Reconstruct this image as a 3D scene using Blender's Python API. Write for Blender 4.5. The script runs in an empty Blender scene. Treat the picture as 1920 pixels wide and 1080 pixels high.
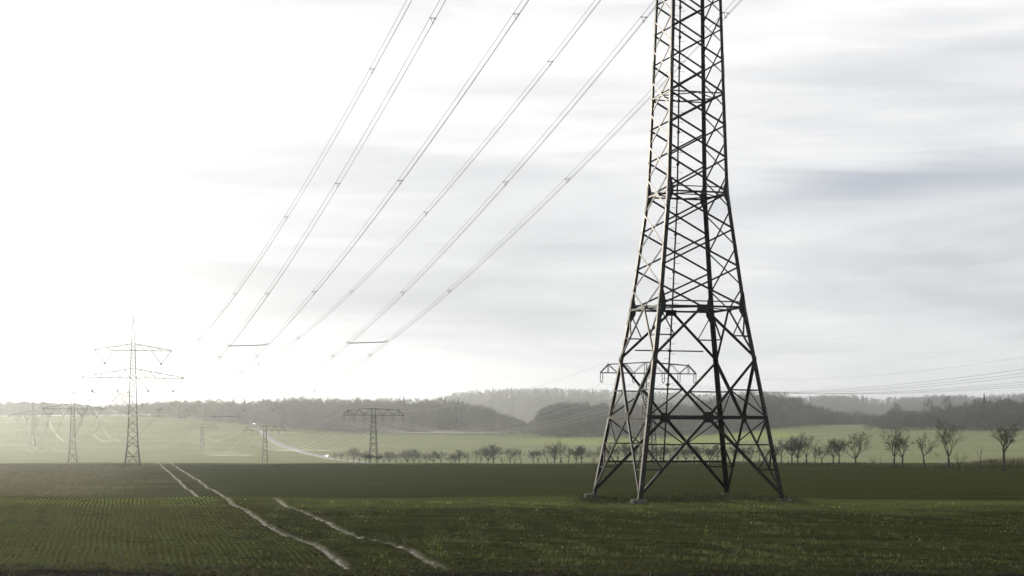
import bpy, math, random
import numpy as np
from mathutils import Vector, Matrix

# ------------------------------------------------------------------ camera, sky, sun, exposure
R = math.radians
SC = bpy.context.scene
C = SC.collection
EYE = 4.0                       # eye height above the feet of the big pylon
FPX = 3534.0                    # focal length in pixels of a 1920 px wide picture
ROLL = R(0.30)
SUN_AZ, SUN_EL = R(23.0), R(10.5)   # left of the view axis, above the horizon
cam_d = bpy.data.cameras.new('camera')
cam = bpy.data.objects.new('camera', cam_d)
C.objects.link(cam)
cam_d.sensor_width = 36.0
cam_d.lens = FPX / 1920 * 36
cam_d.shift_y = 261 / 1920
cam_d.clip_start = 0.5
cam_d.clip_end = 20000
cam.matrix_world = Matrix.Translation((0, 0, EYE)) @ Matrix.Rotation(R(90), 4, 'X') @ Matrix.Rotation(ROLL, 4, 'Z')
SC.camera = cam

SUN = Vector((-math.sin(SUN_AZ) * math.cos(SUN_EL), math.cos(SUN_AZ) * math.cos(SUN_EL), math.sin(SUN_EL)))
world = bpy.data.worlds.new('World')
SC.world = world
world.use_nodes = True


def build_world():
    nt = world.node_tree
    N, L = nt.nodes, nt.links
    N.clear()

    def nd(t, **kw):
        n = N.new(t)
        for k, v in kw.items():
            setattr(n, k, v)
        return n

    def val(x):
        return x

    def math_(op, a, b=None, c=None, clamp=False):
        n = nd('ShaderNodeMath', operation=op, use_clamp=clamp)
        for i, v in enumerate((a, b, c)):
            if v is None:
                continue
            if isinstance(v, (int, float)):
                n.inputs[i].default_value = v
            else:
                L.new(v, n.inputs[i])
        return n.outputs[0]

    def sstep(x, lo, hi):
        n = nd('ShaderNodeMapRange', interpolation_type='SMOOTHSTEP')
        L.new(x, n.inputs[0])
        n.inputs[1].default_value = lo
        n.inputs[2].default_value = hi
        return n.outputs[0]

    tc = nd('ShaderNodeTexCoord').outputs['Generated']
    sep = nd('ShaderNodeSeparateXYZ')
    L.new(tc, sep.inputs[0])
    dx, dy, dz = sep.outputs

    def noise(sx, sy, sz, off, detail=6, rough=0.55, dist=0.4):
        m = nd('ShaderNodeMapping')
        m.inputs['Scale'].default_value = (sx, sy, sz)
        m.inputs['Location'].default_value = off
        m.inputs['Rotation'].default_value = (0, R(-4), 0)
        L.new(tc, m.inputs[0])
        n = nd('ShaderNodeTexNoise')
        n.inputs['Scale'].default_value = 1.0
        n.inputs['Detail'].default_value = detail
        n.inputs['Roughness'].default_value = rough
        n.inputs['Distortion'].default_value = dist
        L.new(m.outputs[0], n.inputs['Vector'])
        return n.outputs['Fac']

    n1 = noise(2.6, 2.6, 17.0, (1.3, 0.2, 4.1), 6, 0.5, 0.5)
    n2 = noise(5.5, 5.5, 52.0, (4.0, 2.0, 9.3), 7, 0.55, 0.8)
    n3 = noise(2.2, 2.2, 11.0, (7.7, 1.1, 2.6), 5, 0.5)
    # sky
    sky = nd('ShaderNodeTexSky', sky_type='NISHITA')
    sky.sun_disc = False
    sky.sun_elevation = SUN_EL
    sky.sun_rotation = -SUN_AZ
    sky.air_density = 1.0
    sky.dust_density = 1.5
    skyb = nd('ShaderNodeMixRGB', blend_type='MULTIPLY')
    skyb.inputs[0].default_value = 1.0
    lift = nd('ShaderNodeVectorMath', operation='ADD')      # thin veil: the blue seen through it comes from higher up
    L.new(tc, lift.inputs[0])
    lift.inputs[1].default_value = (0, 0, 0.7)
    L.new(lift.outputs[0], sky.inputs[0])
    L.new(sky.outputs[0], skyb.inputs[1])
    skyb.inputs[2].default_value = (0.150, 0.170, 0.180, 1)
    # light scattered forward by the cloud sheet round the sun
    vd = nd('ShaderNodeVectorMath', operation='DOT_PRODUCT')
    L.new(tc, vd.inputs[0])
    vd.inputs[1].default_value = SUN
    dot = math_('MAXIMUM', vd.outputs['Value'], 0.0)
    glow = math_('ADD', math_('MULTIPLY', math_('POWER', dot, 5.0), 0.05),
                 math_('MULTIPLY', math_('POWER', dot, 45.0), 0.09))
    # cloud sheet brightness
    cl = math_('ADD', math_('MULTIPLY', sstep(n1, 0.34, 0.64), 0.23), math_('MULTIPLY', sstep(n2, 0.36, 0.66), 0.11))
    high = math_('MULTIPLY', sstep(dz, 0.10, 0.20), 0.17)       # the sheet is thinner higher up
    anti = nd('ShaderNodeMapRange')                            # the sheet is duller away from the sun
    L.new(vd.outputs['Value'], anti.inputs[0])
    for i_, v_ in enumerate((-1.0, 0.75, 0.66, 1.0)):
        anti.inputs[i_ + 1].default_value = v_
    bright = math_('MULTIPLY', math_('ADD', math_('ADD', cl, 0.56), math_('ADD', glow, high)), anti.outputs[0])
    ramp = nd('ShaderNodeValToRGB')
    cr = ramp.color_ramp
    cr.elements[0].position = 0.40
    cr.elements[0].color = (0.40, 0.42, 0.45, 1)
    cr.elements[1].position = 1.0
    cr.elements[1].color = (1.0, 1.0, 0.995, 1)
    e = cr.elements.new(0.80)
    e.color = (0.79, 0.80, 0.82, 1)
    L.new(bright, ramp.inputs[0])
    over = math_('ADD', math_('MULTIPLY', math_('MAXIMUM', math_('SUBTRACT', bright, 1.0), 0.0), 1.0), 1.0)
    cloud = nd('ShaderNodeMixRGB', blend_type='MULTIPLY')
    cloud.inputs[0].default_value = 1.0
    L.new(ramp.outputs[0], cloud.inputs[1])
    comb = nd('ShaderNodeCombineXYZ')
    for i in range(3):
        L.new(over, comb.inputs[i])
    L.new(comb.outputs[0], cloud.inputs[2])
    # openings where the blue shows: one long streak to the right, small ones by noise
    c0 = math_('ADD', math_('MULTIPLY', dx, 0.10), 0.108)
    wob = math_('MULTIPLY', math_('SUBTRACT', n2, 0.5), 0.030)
    tt = math_('DIVIDE', math_('SUBTRACT', math_('ADD', dz, wob), c0), 0.0125)
    g = math_('POWER', 2.718, math_('MULTIPLY', math_('MULTIPLY', tt, tt), -1.0))
    g = math_('MULTIPLY', g, math_('MULTIPLY', sstep(dx, 0.09, 0.19), sstep(dy, 0.0, 0.3)))
    g2 = math_('MULTIPLY', sstep(n3, 0.55, 0.72), sstep(dx, -0.05, 0.12))
    gap = math_('MINIMUM', math_('ADD', math_('MULTIPLY', g, 0.46), math_('MULTIPLY', g2, 0.28)), 0.55)
    mix = nd('ShaderNodeMixRGB')
    L.new(gap, mix.inputs[0])
    L.new(cloud.outputs[0], mix.inputs[1])
    L.new(skyb.outputs[0], mix.inputs[2])
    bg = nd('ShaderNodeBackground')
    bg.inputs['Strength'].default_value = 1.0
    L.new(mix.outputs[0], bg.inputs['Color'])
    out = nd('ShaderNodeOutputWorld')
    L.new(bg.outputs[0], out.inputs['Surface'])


build_world()
sun_d = bpy.data.lights.new('sun', 'SUN')
sun_d.energy = 2.5
sun_d.angle = R(0.6)
sun_d.color = (1.0, 0.90, 0.74)
sun = bpy.data.objects.new('sun', sun_d)
C.objects.link(sun)
sun.rotation_euler = SUN.to_track_quat('Z', 'Y').to_euler()
SC.view_settings.view_transform = 'Standard'
SC.view_settings.look = 'None'
SC.view_settings.exposure = 0.0
SC.view_settings.gamma = 1.0
SC.view_settings.use_curve_mapping = False
SC.render.engine = 'CYCLES'
cy = SC.cycles
cy.use_denoising = True
cy.max_bounces = 6
cy.diffuse_bounces = 2
cy.glossy_bounces = 2
cy.transmission_bounces = 2
cy.volume_bounces = 1
cy.transparent_max_bounces = 8
cy.sample_clamp_indirect = 4.0
SC.render.film_transparent = False


# ------------------------------------------------------------------ helpers
def at(px, py, Y):
    """world point at distance Y seen at pixel (px, py) of the 1920 x 1080 photograph"""
    a, b = px - 960, py - 801
    c, s = math.cos(ROLL), math.sin(ROLL)
    x, y = c * a + s * b, -s * a + c * b
    return Vector((x / FPX * Y, Y, EYE - y / FPX * Y))


def mesh_obj(name, verts, faces, mat, parent=None, smooth=False):
    me = bpy.data.meshes.new(name)
    me.from_pydata([tuple(v) for v in verts], [], faces)
    me.materials.append(mat)
    if smooth:
        me.polygons.foreach_set('use_smooth', [True] * len(me.polygons))
    me.update()
    o = bpy.data.objects.new(name, me)
    C.objects.link(o)
    if parent:
        o.parent = parent
    return o


def np_mesh(name, V, F, mat, parent=None, attrs=None, smooth=False):
    """V (n,3), F (m,k) with k = 3 or 4"""
    V = np.asarray(V, np.float32)
    F = np.asarray(F, np.int32)
    me = bpy.data.meshes.new(name)
    k = F.shape[1]
    me.vertices.add(len(V))
    me.vertices.foreach_set('co', V.ravel())
    me.loops.add(F.size)
    me.loops.foreach_set('vertex_index', F.ravel())
    me.polygons.add(len(F))
    me.polygons.foreach_set('loop_start', np.arange(0, F.size, k, dtype=np.int32))
    me.polygons.foreach_set('loop_total', np.full(len(F), k, np.int32))
    if smooth:
        me.polygons.foreach_set('use_smooth', np.ones(len(F), bool))
    me.update(calc_edges=True)
    for an, (typ, data) in (attrs or {}).items():
        at_ = me.attributes.new(an, typ, 'POINT')
        at_.data.foreach_set('value' if typ == 'FLOAT' else 'color', np.asarray(data, np.float32).ravel())
    me.materials.append(mat)
    o = bpy.data.objects.new(name, me)
    C.objects.link(o)
    if parent:
        o.parent = parent
    return o


def tag(o, label=None, cat=None, group=None, kind=None):
    for k, v in (('label', label), ('category', cat), ('group', group), ('kind', kind)):
        if v:
            o[k] = v
    return o


def empty(name, loc=(0, 0, 0), rz=0.0):
    o = bpy.data.objects.new(name, None)
    C.objects.link(o)
    o.location = loc
    o.rotation_euler = (0, 0, rz)
    o.empty_display_size = 0.2
    return o


def copy_tree(o, parent=None):
    c = o.copy()
    C.objects.link(c)
    c.parent = parent
    for ch in list(o.children):
        copy_tree(ch, c)
    return c


ONES = ['', 'first', 'second', 'third', 'fourth', 'fifth', 'sixth', 'seventh', 'eighth', 'ninth', 'tenth', 'eleventh',
        'twelfth', 'thirteenth', 'fourteenth', 'fifteenth', 'sixteenth', 'seventeenth', 'eighteenth', 'nineteenth']
TENS = {20: ('twentieth', 'twenty'), 30: ('thirtieth', 'thirty'), 40: ('fortieth', 'forty'), 50: ('fiftieth', 'fifty'),
        60: ('sixtieth', 'sixty'), 70: ('seventieth', 'seventy'), 80: ('eightieth', 'eighty')}


def nth(n):
    if n < 20:
        return ONES[n]
    t = n // 10 * 10
    return TENS[t][0] if n == t else TENS[t][1] + '-' + ONES[n - t]


# ------------------------------------------------------------------ materials
def new_mat(name):
    m = bpy.data.materials.new(name)
    m.use_nodes = True
    return m, m.node_tree.nodes, m.node_tree.links, m.node_tree.nodes['Principled BSDF']


def noisy_mat(name, c1, c2, scale, rough=0.6, rough2=None, metallic=0.0, spec=0.5, bump=0.0, detail=5, coord='Object'):
    m, N, L, B = new_mat(name)
    tc = N.new('ShaderNodeTexCoord')
    n = N.new('ShaderNodeTexNoise')
    n.inputs['Scale'].default_value = scale
    n.inputs['Detail'].default_value = detail
    L.new(tc.outputs[coord], n.inputs['Vector'])
    r = N.new('ShaderNodeValToRGB')
    r.color_ramp.elements[0].position = 0.35
    r.color_ramp.elements[1].position = 0.68
    r.color_ramp.elements[0].color = (*c1, 1)
    r.color_ramp.elements[1].color = (*c2, 1)
    L.new(n.outputs['Fac'], r.inputs[0])
    L.new(r.outputs[0], B.inputs['Base Color'])
    B.inputs['Metallic'].default_value = metallic
    B.inputs['Specular IOR Level'].default_value = spec
    mr = N.new('ShaderNodeMapRange')
    mr.inputs[3].default_value = rough
    mr.inputs[4].default_value = rough2 if rough2 is not None else rough
    L.new(n.outputs['Fac'], mr.inputs[0])
    L.new(mr.outputs[0], B.inputs['Roughness'])
    if bump:
        b = N.new('ShaderNodeBump')
        b.inputs['Strength'].default_value = 1.0
        b.inputs['Distance'].default_value = bump
        L.new(n.outputs['Fac'], b.inputs['Height'])
        L.new(b.outputs[0], B.inputs['Normal'])
    return m


M = {}
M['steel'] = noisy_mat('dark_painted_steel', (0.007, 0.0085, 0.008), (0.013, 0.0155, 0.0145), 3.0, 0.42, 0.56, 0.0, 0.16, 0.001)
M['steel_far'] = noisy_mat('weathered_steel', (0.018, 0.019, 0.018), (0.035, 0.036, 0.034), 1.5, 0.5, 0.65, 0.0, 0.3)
M['bolt'] = noisy_mat('zinc_bolts', (0.16, 0.16, 0.155), (0.30, 0.30, 0.29), 8.0, 0.35, 0.5, 0.8, 0.5)
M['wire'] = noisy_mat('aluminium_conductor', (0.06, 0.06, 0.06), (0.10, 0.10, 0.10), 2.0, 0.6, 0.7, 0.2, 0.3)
M['wire_glint'] = noisy_mat('sunlit_aluminium_conductor', (0.42, 0.42, 0.41), (0.52, 0.52, 0.51), 2.0, 0.52, 0.60, 0.7, 0.5)  # paler copy of the wire colour, sun glint painted in
M['porcelain'] = noisy_mat('brown_porcelain', (0.035, 0.025, 0.02), (0.06, 0.045, 0.035), 6.0, 0.25, 0.35, 0.0, 0.6)
M['concrete'] = noisy_mat('weathered_concrete', (0.055, 0.053, 0.048), (0.115, 0.11, 0.098), 5.0, 0.85, 0.95, 0.0, 0.3, 0.004)
M['bark'] = noisy_mat('grey_bark', (0.030, 0.027, 0.023), (0.06, 0.054, 0.046), 3.0, 0.85, 0.95, 0.0, 0.2, 0.01)
M['twig'] = noisy_mat('bare_twigs', (0.035, 0.031, 0.027), (0.062, 0.055, 0.047), 1.2, 0.85, 0.95, 0.0, 0.15)
M['asphalt'] = noisy_mat('damp_asphalt', (0.10, 0.10, 0.10), (0.15, 0.15, 0.15), 0.3, 0.5, 0.6, 0.0, 0.5)
M['carwhite'] = noisy_mat('white_car_paint', (0.74, 0.74, 0.74), (0.80, 0.80, 0.80), 1.0, 0.2, 0.25, 0.0, 0.5)
M['carglass'] = noisy_mat('tinted_glass', (0.02, 0.022, 0.025), (0.03, 0.032, 0.036), 1.0, 0.05, 0.08, 0.0, 0.6)
M['tyre'] = noisy_mat('tyre_rubber', (0.015, 0.015, 0.015), (0.025, 0.025, 0.025), 5.0, 0.8, 0.9, 0.0, 0.3)
M['post'] = noisy_mat('post_plastic', (0.70, 0.70, 0.68), (0.80, 0.80, 0.78), 2.0, 0.5, 0.6)
M['drygrass'] = noisy_mat('dry_grass', (0.11, 0.095, 0.05), (0.24, 0.20, 0.11), 1.3, 0.9, 0.95, 0.0, 0.1)


def emit_mat(name, col, s):
    m, N, L, B = new_mat(name)
    B.inputs['Base Color'].default_value = (0.8, 0.8, 0.8, 1)
    B.inputs['Emission Color'].default_value = (*col, 1)
    B.inputs['Emission Strength'].default_value = s
    return m


M['headlight'] = emit_mat('lit_headlight', (1.0, 0.96, 0.88), 30.0)


def tint_mat(name, transl=0.0, rough=0.9):
    """colour of each plant comes from its own 'tint' attribute, varied by fine noise"""
    m, N, L, B = new_mat(name)
    a = N.new('ShaderNodeAttribute')
    a.attribute_name = 'tint'
    tc = N.new('ShaderNodeTexCoord')
    n = N.new('ShaderNodeTexNoise')
    n.inputs['Scale'].default_value = 0.35
    n.inputs['Detail'].default_value = 4
    L.new(tc.outputs['Object'], n.inputs['Vector'])
    mr = N.new('ShaderNodeMapRange')
    mr.inputs[3].default_value = 0.7
    mr.inputs[4].default_value = 1.3
    L.new(n.outputs['Fac'], mr.inputs[0])
    mx = N.new('ShaderNodeVectorMath')
    mx.operation = 'SCALE'
    L.new(a.outputs['Color'], mx.inputs[0])
    L.new(mr.outputs[0], mx.inputs['Scale'])
    L.new(mx.outputs[0], B.inputs['Base Color'])
    B.inputs['Roughness'].default_value = rough
    B.inputs['Specular IOR Level'].default_value = 0.2
    if transl:
        t = N.new('ShaderNodeBsdfTranslucent')
        L.new(mx.outputs[0], t.inputs['Color'])
        ms = N.new('ShaderNodeMixShader')
        ms.inputs[0].default_value = transl
        L.new(B.outputs[0], ms.inputs[1])
        L.new(t.outputs[0], ms.inputs[2])
        L.new(ms.outputs[0], N['Material Output'].inputs['Surface'])
    return m


M['forest'] = tint_mat('woodland_foliage')
M['crop'] = tint_mat('crop_blades', 0.45, 0.6)


# ------------------------------------------------------------------ terrain
def ss(x, lo, hi):
    t = np.clip((x - lo) / (hi - lo), 0, 1)
    return t * t * (3 - 2 * t)


rg = np.random.default_rng(5)
_W = [(rg.normal(0, 1, 2), rg.uniform(0, 6.28)) for _ in range(24)]


def waves(X, Y, wl, k0, n=6):
    """smooth random relief of wavelength wl, about unit amplitude"""
    s = 0
    for i in range(k0, k0 + n):
        d, p = _W[i % 24]
        s = s + np.sin((X * d[0] + Y * d[1]) * 6.283 / wl + p)
    return s / math.sqrt(n * 0.5)


TY = np.array([-60., 0., 57., 100., 202., 505., 900., 2000., 7000.])
TX = np.array([17., 8., -3.15, -13.9, -31.5, -92., -170., -390., -1400.])


def track_x(Y):
    return sum(np.interp(Y + d, TY, TX) for d in (-24, -16, -8, 0, 8, 16, 24)) / 7.0


VY = [-300, 480, 560, 650, 780, 918, 1098, 1292, 1396, 1546, 1700, 2000, 2500, 3200, 7000]
VE = [-10.0, -10.3, -11.6, -13.3, -15.9, -18.3, -18.0, -15.1, -12.0, -8.0, -5.0, -3.0, 0.0, 5.0, 10.0]

RIDGES = [  # Y0, front width, back width, tree height, table of (px, py) of the skyline
    (1950, 400, 500, 19, [(-400, 752), (-150, 752), (0, 750), (100, 752), (180, 757), (330, 750), (450, 750), (530, 743),
                          (640, 744), (760, 746), (850, 749), (900, 757), (940, 772), (1000, 788), (1100, 800)]),
    (1700, 200, 300, 18.5, [(900, 805), (985, 797), (1012, 766), (1030, 756), (1140, 758), (1250, 758), (1300, 757),
                          (1340, 748), (1400, 740), (1450, 738), (1480, 743), (1520, 758), (1560, 769), (1600, 780),
                          (1640, 793), (1700, 806)]),
    (1450, 130, 200, 18, [(1560, 806), (1610, 797), (1640, 779), (1680, 767), (1720, 769), (1780, 763), (1830, 754),
                          (1870, 750), (1920, 750), (2100, 746), (2500, 746)]),
    (2400, 300, 300, 18, [(1440, 800), (1480, 790), (1530, 778), (1600, 771), (1640, 778), (1700, 792), (1760, 800)]),
    (4200, 900, 1200, 20, [(600, 775), (780, 760), (840, 742), (880, 736), (930, 733), (1000, 730), (1060, 731), (1140, 735),
                          (1300, 740), (1480, 748), (1520, 745), (1600, 743), (1640, 750), (1700, 746), (1760, 743),
                          (1830, 746), (1900, 741), (2100, 740), (2600, 745)]),
]
RT = []
for Y0, wf, wb, th, tab in RIDGES:
    pts = [at(px, py + {1950: 6, 1700: 3, 1450: 3, 2400: 2, 4200: -3}[Y0], Y0) for px, py in tab]
    RT.append((Y0, wf, wb, [p.x for p in pts], [p.z - EYE - th for p in pts]))


def valley(X, Y):
    v = np.interp(Y, VY, VE)
    v = v + 14.0 * ss(-X, 130, 330) * ss(Y, 1250, 1550) - 6.0 * ss(-X, 330, 700) * ss(Y, 1250, 1550)
    v = v + 13.0 * ss(X, 90, 320) * ss(Y, 620, 1320) * (1 - 0.6 * ss(Y, 1480, 1900))
    return v + 0.25 * waves(X, Y, 260, 2)


def terrain(X, Y):
    """ground height (z) at world X, Y; 0 = feet of the big pylon"""
    X = np.asarray(X, float)
    Y = np.asarray(Y, float)
    near = -4.17 + 2.2 * (1 - ss(Y, 8, 30)) + 0.05 * waves(X, Y, 25, 0)
    q = Y + 0.9 * X
    far = -8.5 + 0.025 * np.clip(X, -220, 220) - 0.004 * (q - 420) + 0.10 * waves(X, Y, 60, 4)
    v = valley(X, Y)
    for Y0, wf, wb, tx, te in RT:
        d = Y - Y0
        b = np.where(d < 0, ss(-d, wf, 0), ss(d, wb, 0))
        amp = np.interp(X, tx, te) - np.interp(Y0, VY, VE)
        v = np.maximum(v, v + (np.interp(X, tx, te) - valley(X, np.full_like(X, Y0))) * b)
    edge = 106 + 14 * np.exp(-((X - 10.5) / 8.5) ** 2)
    e = near + (far - near) * ss(Y, edge, edge + 52)
    e = e + (v - e) * ss(q, 425, 610)
    return e + EYE


def ground_z(x, y):
    return float(terrain(np.array([x]), np.array([y]))[0])


def build_ground():
    u = np.concatenate([-np.geomspace(60, 4600, 120)[::-1], np.arange(-59, -4, 0.7), np.arange(-4, 4, 0.1),
                        np.arange(4, 60, 0.7), np.geomspace(60, 4600, 120)])
    y = np.concatenate([np.arange(-60, 38, 4), np.arange(38, 125, 0.5), np.arange(125, 460, 3.0),
                        np.arange(460, 2000, 14), np.geomspace(2000, 6600, 60)])
    U, Y = np.meshgrid(u, y)
    X = U + track_x(Y)
    Z = terrain(X, Y)
    # wheel ruts of a tractor
    half = 1.42 + 0.12 * ss(Y, 110, 200) + 0.0006 * np.clip(Y - 200, 0, 400)
    w = 0.165 + 0.0004 * np.clip(Y - 100, 0, 400)
    wig = 0.035 * np.sin(Y * 0.31) + 0.02 * np.sin(Y * 0.83 + 1)
    wig = wig + 0.035 * waves(Y, Y * 0, 1.7, 3) + 0.03 * waves(Y, Y * 0, 4.3, 8)
    d = np.minimum(np.abs(U - half - wig), np.abs(U + half - wig * 0.7))
    on = ss(Y, 55.5, 58) * (1 - ss(Y, 600, 640)) * (1 - 0.5 * np.exp(-((Y - 112) / 6) ** 2))
    rut = np.exp(-(d / w) ** 4) * on
    lip = np.exp(-((d - 1.55 * w) / (0.35 * w)) ** 2) * on
    Z = Z - 0.13 * rut + 0.02 * lip
    rut = np.exp(-(d / (0.78 * w)) ** 4) * on
    fine = (Y > 37) & (Y < 126) & (np.abs(U) < 62)
    Z = Z + np.where(fine, 0.02 * waves(X, Y, 2.1, 8) + 0.012 * waves(X, Y, 0.9, 14), 0)
    V = np.stack([X, Y, Z], -1).reshape(-1, 3)
    ny, nx = X.shape
    i = np.arange((ny - 1) * (nx - 1))
    r, c = i // (nx - 1), i % (nx - 1)
    a = r * nx + c
    F = np.stack([a, a + 1, a + nx + 1, a + nx], -1)
    q = Y + 0.9 * X
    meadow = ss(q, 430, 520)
    # bare, browner soil to the left of the track, greener to the right
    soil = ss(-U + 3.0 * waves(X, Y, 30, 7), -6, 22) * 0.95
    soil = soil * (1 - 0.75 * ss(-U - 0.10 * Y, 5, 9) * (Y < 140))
    head = 1 - ss(Y + 0.6 * waves(X, Y, 9, 3), 53.3, 54.6)
    weed = np.exp(-(np.maximum(np.abs(X - 10.4) - 5.5, 0) / 0.8) ** 2) * np.exp(-((Y - 110.5) / 6.0) ** 4)
    wood = np.zeros_like(X)                 # leaf litter under the woods
    for Y0, wf, wb, tx, te in RT:
        d_ = Y - Y0
        amp = np.interp(X, tx, te) - valley(X, np.full_like(X, float(Y0)))
        wood = np.maximum(wood, ss(amp * np.where(d_ < 0, ss(-d_, wf, 0), ss(d_, wb, 0)), 0.8, 2.5))
    edge_sheen = ss(Y + 2.5 * waves(X, Y, 14, 3), 92, 101) * (1 - ss(Y, 110, 122)) * (0.75 + 0.25 * ss(U, -3, 6)) * (1 - 0.8 * weed)  # pale sheen of crop seen at a grazing angle, painted along the brow
    stripe = ss(Y, 1370, 1400) * (1 - ss(Y, 1490, 1560)) * ss(X, -20, 60) * (1 - ss(X, 205, 225))
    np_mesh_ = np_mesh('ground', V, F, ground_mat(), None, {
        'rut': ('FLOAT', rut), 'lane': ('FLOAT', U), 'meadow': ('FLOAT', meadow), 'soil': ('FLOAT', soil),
        'wood': ('FLOAT', wood), 'drill': ('FLOAT', X + 0.209 * Y), 'edge_sheen': ('FLOAT', edge_sheen), 'head': ('FLOAT', head), 'weed': ('FLOAT', weed), 'stripe': ('FLOAT', stripe)}, smooth=True)
    tag(np_mesh_, 'rolling farmland with dark green crop and pale valley meadow', 'field', kind='structure')


def ground_mat():
    m, N, L, B = new_mat('field_soil_and_crop')

    def attr(n):
        a = N.new('ShaderNodeAttribute')
        a.attribute_name = n
        return a.outputs['Fac']

    def mix(f, a, b):
        n = N.new('ShaderNodeMixRGB')
        for i, v in ((0, f), (1, a), (2, b)):
            if isinstance(v, tuple):
                n.inputs[i].default_value = (*v, 1)
            elif isinstance(v, (int, float)):
                n.inputs[i].default_value = v
            else:
                L.new(v, n.inputs[i])
        return n.outputs[0]

    def mth(op, a, b=0.0, clamp=False):
        n = N.new('ShaderNodeMath')
        n.operation = op
        n.use_clamp = clamp
        for i, v in ((0, a), (1, b)):
            if isinstance(v, (int, float)):
                n.inputs[i].default_value = v
            else:
                L.new(v, n.inputs[i])
        return n.outputs[0]

    def rng(x, a, b, c=0.0, d=1.0):
        n = N.new('ShaderNodeMapRange')
        L.new(x, n.inputs[0])
        for i, v in enumerate((a, b, c, d)):
            n.inputs[i + 1].default_value = v
        return n.outputs[0]

    geo = N.new('ShaderNodeNewGeometry')
    sp = N.new('ShaderNodeSeparateXYZ')
    L.new(geo.outputs['Position'], sp.inputs[0])
    px, py, pz = sp.outputs
    lane = attr('lane')

    def noise2(x, y, sx, sy, detail=5, rough=0.6):
        cb = N.new('ShaderNodeCombineXYZ')
        L.new(mth('MULTIPLY', x, sx), cb.inputs[0])
        L.new(mth('MULTIPLY', y, sy), cb.inputs[1])
        n = N.new('ShaderNodeTexNoise')
        n.inputs['Scale'].default_value = 1.0
        n.inputs['Detail'].default_value = detail
        n.inputs['Roughness'].default_value = rough
        L.new(cb.outputs[0], n.inputs['Vector'])
        return n.outputs['Fac']

    big = noise2(px, py, 0.03, 0.03, 4)
    mid = noise2(px, py, 0.22, 0.12, 6)
    fine = noise2(px, py, 5.0, 5.0, 6, 0.7)
    rowl = noise2(lane, py, 2.0, 0.03, 3)           # drill rows along the track
    rowr = noise2(px, mth('ADD', py, mth('MULTIPLY', px, 0.35)), 0.03, 0.9, 4)   # working lines across, on the right
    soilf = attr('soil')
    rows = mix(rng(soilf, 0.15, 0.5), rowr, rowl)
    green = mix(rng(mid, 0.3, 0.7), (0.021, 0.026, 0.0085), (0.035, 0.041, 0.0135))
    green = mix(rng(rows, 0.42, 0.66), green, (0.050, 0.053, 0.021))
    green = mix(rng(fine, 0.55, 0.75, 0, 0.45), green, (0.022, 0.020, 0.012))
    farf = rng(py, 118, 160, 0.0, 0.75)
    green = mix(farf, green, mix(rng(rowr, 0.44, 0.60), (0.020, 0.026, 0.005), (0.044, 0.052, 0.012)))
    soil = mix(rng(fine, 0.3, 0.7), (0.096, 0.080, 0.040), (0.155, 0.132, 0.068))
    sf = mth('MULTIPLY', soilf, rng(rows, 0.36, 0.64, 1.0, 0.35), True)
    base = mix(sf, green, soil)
    # drilled rows, 0.22 m apart, wavering a little
    drill = mth('ADD', attr('drill'), mth('MULTIPLY', noise2(px, py, 0.5, 0.25, 2), 0.12))
    wv = mth('SINE', mth('MULTIPLY', mth('SUBTRACT', drill, 7.9), 6.2832 / 0.22))
    near = rng(py, 105, 125, 1.0, 0.0)
    rowf = mth('MULTIPLY', mth('MULTIPLY', rng(wv, 0.1, 0.9), near), mth('MULTIPLY', rng(soilf, 0.1, 0.5), rng(mid, 0.25, 0.5)), True)
    base = mix(mth('MULTIPLY', rowf, 0.75), base, (0.082, 0.088, 0.034))
    # uneven stand: bare dark patches, lusher patches
    patch = noise2(px, py, 1.1, 0.7, 6, 0.65)
    base = mix(mth('MULTIPLY', rng(patch, 0.54, 0.66), rng(py, 120, 260, 0.75, 0.0), True), base, (0.020, 0.018, 0.011))
    base = mix(mth('MULTIPLY', rng(patch, 0.44, 0.32), rng(py, 120, 260, 0.55, 0.0), True), base, (0.055, 0.064, 0.024))
    edge_sheen = mix(rng(noise2(px, py, 0.12, 1.3, 5), 0.35, 0.65), (0.064, 0.072, 0.024), (0.104, 0.110, 0.040))  # lighter crop colour for the painted grazing sheen
    base = mix(mth('MULTIPLY', attr('edge_sheen'), 0.85), base, edge_sheen)
    # pale valley
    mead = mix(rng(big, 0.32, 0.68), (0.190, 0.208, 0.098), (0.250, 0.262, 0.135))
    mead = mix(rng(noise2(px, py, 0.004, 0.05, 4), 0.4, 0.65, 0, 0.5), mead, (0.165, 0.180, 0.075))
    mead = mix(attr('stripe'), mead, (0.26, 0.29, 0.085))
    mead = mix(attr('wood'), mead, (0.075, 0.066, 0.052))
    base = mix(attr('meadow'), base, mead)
    head = mix(rng(fine, 0.35, 0.7), (0.010, 0.009, 0.008), (0.030, 0.027, 0.020))
    base = mix(mth('MULTIPLY', attr('head'), rng(mid, 0.2, 0.55, 0.75, 1.0)), base, head)
    weed = mix(rng(fine, 0.35, 0.65), (0.030, 0.026, 0.017), (0.058, 0.055, 0.028))
    base = mix(attr('weed'), base, weed)
    rut = mth('MULTIPLY', attr('rut'), rng(noise2(lane, py, 5.0, 1.1, 7, 0.75), 0.36, 0.62), True)
    clay = mix(rng(fine, 0.3, 0.7), (0.045, 0.038, 0.028), (0.165, 0.145, 0.115))
    base = mix(rut, base, clay)
    L.new(base, B.inputs['Base Color'])
    L.new(mix(rut, (1.0, 1.0, 1.0), (0.5, 0.5, 0.5)), B.inputs['Roughness'])
    L.new(mix(rut, (0.0, 0.0, 0.0), (0.35, 0.35, 0.35)), B.inputs['Specular IOR Level'])
    bm = N.new('ShaderNodeBump')
    bm.inputs['Strength'].default_value = 0.8
    bm.inputs['Distance'].default_value = 0.05
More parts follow.
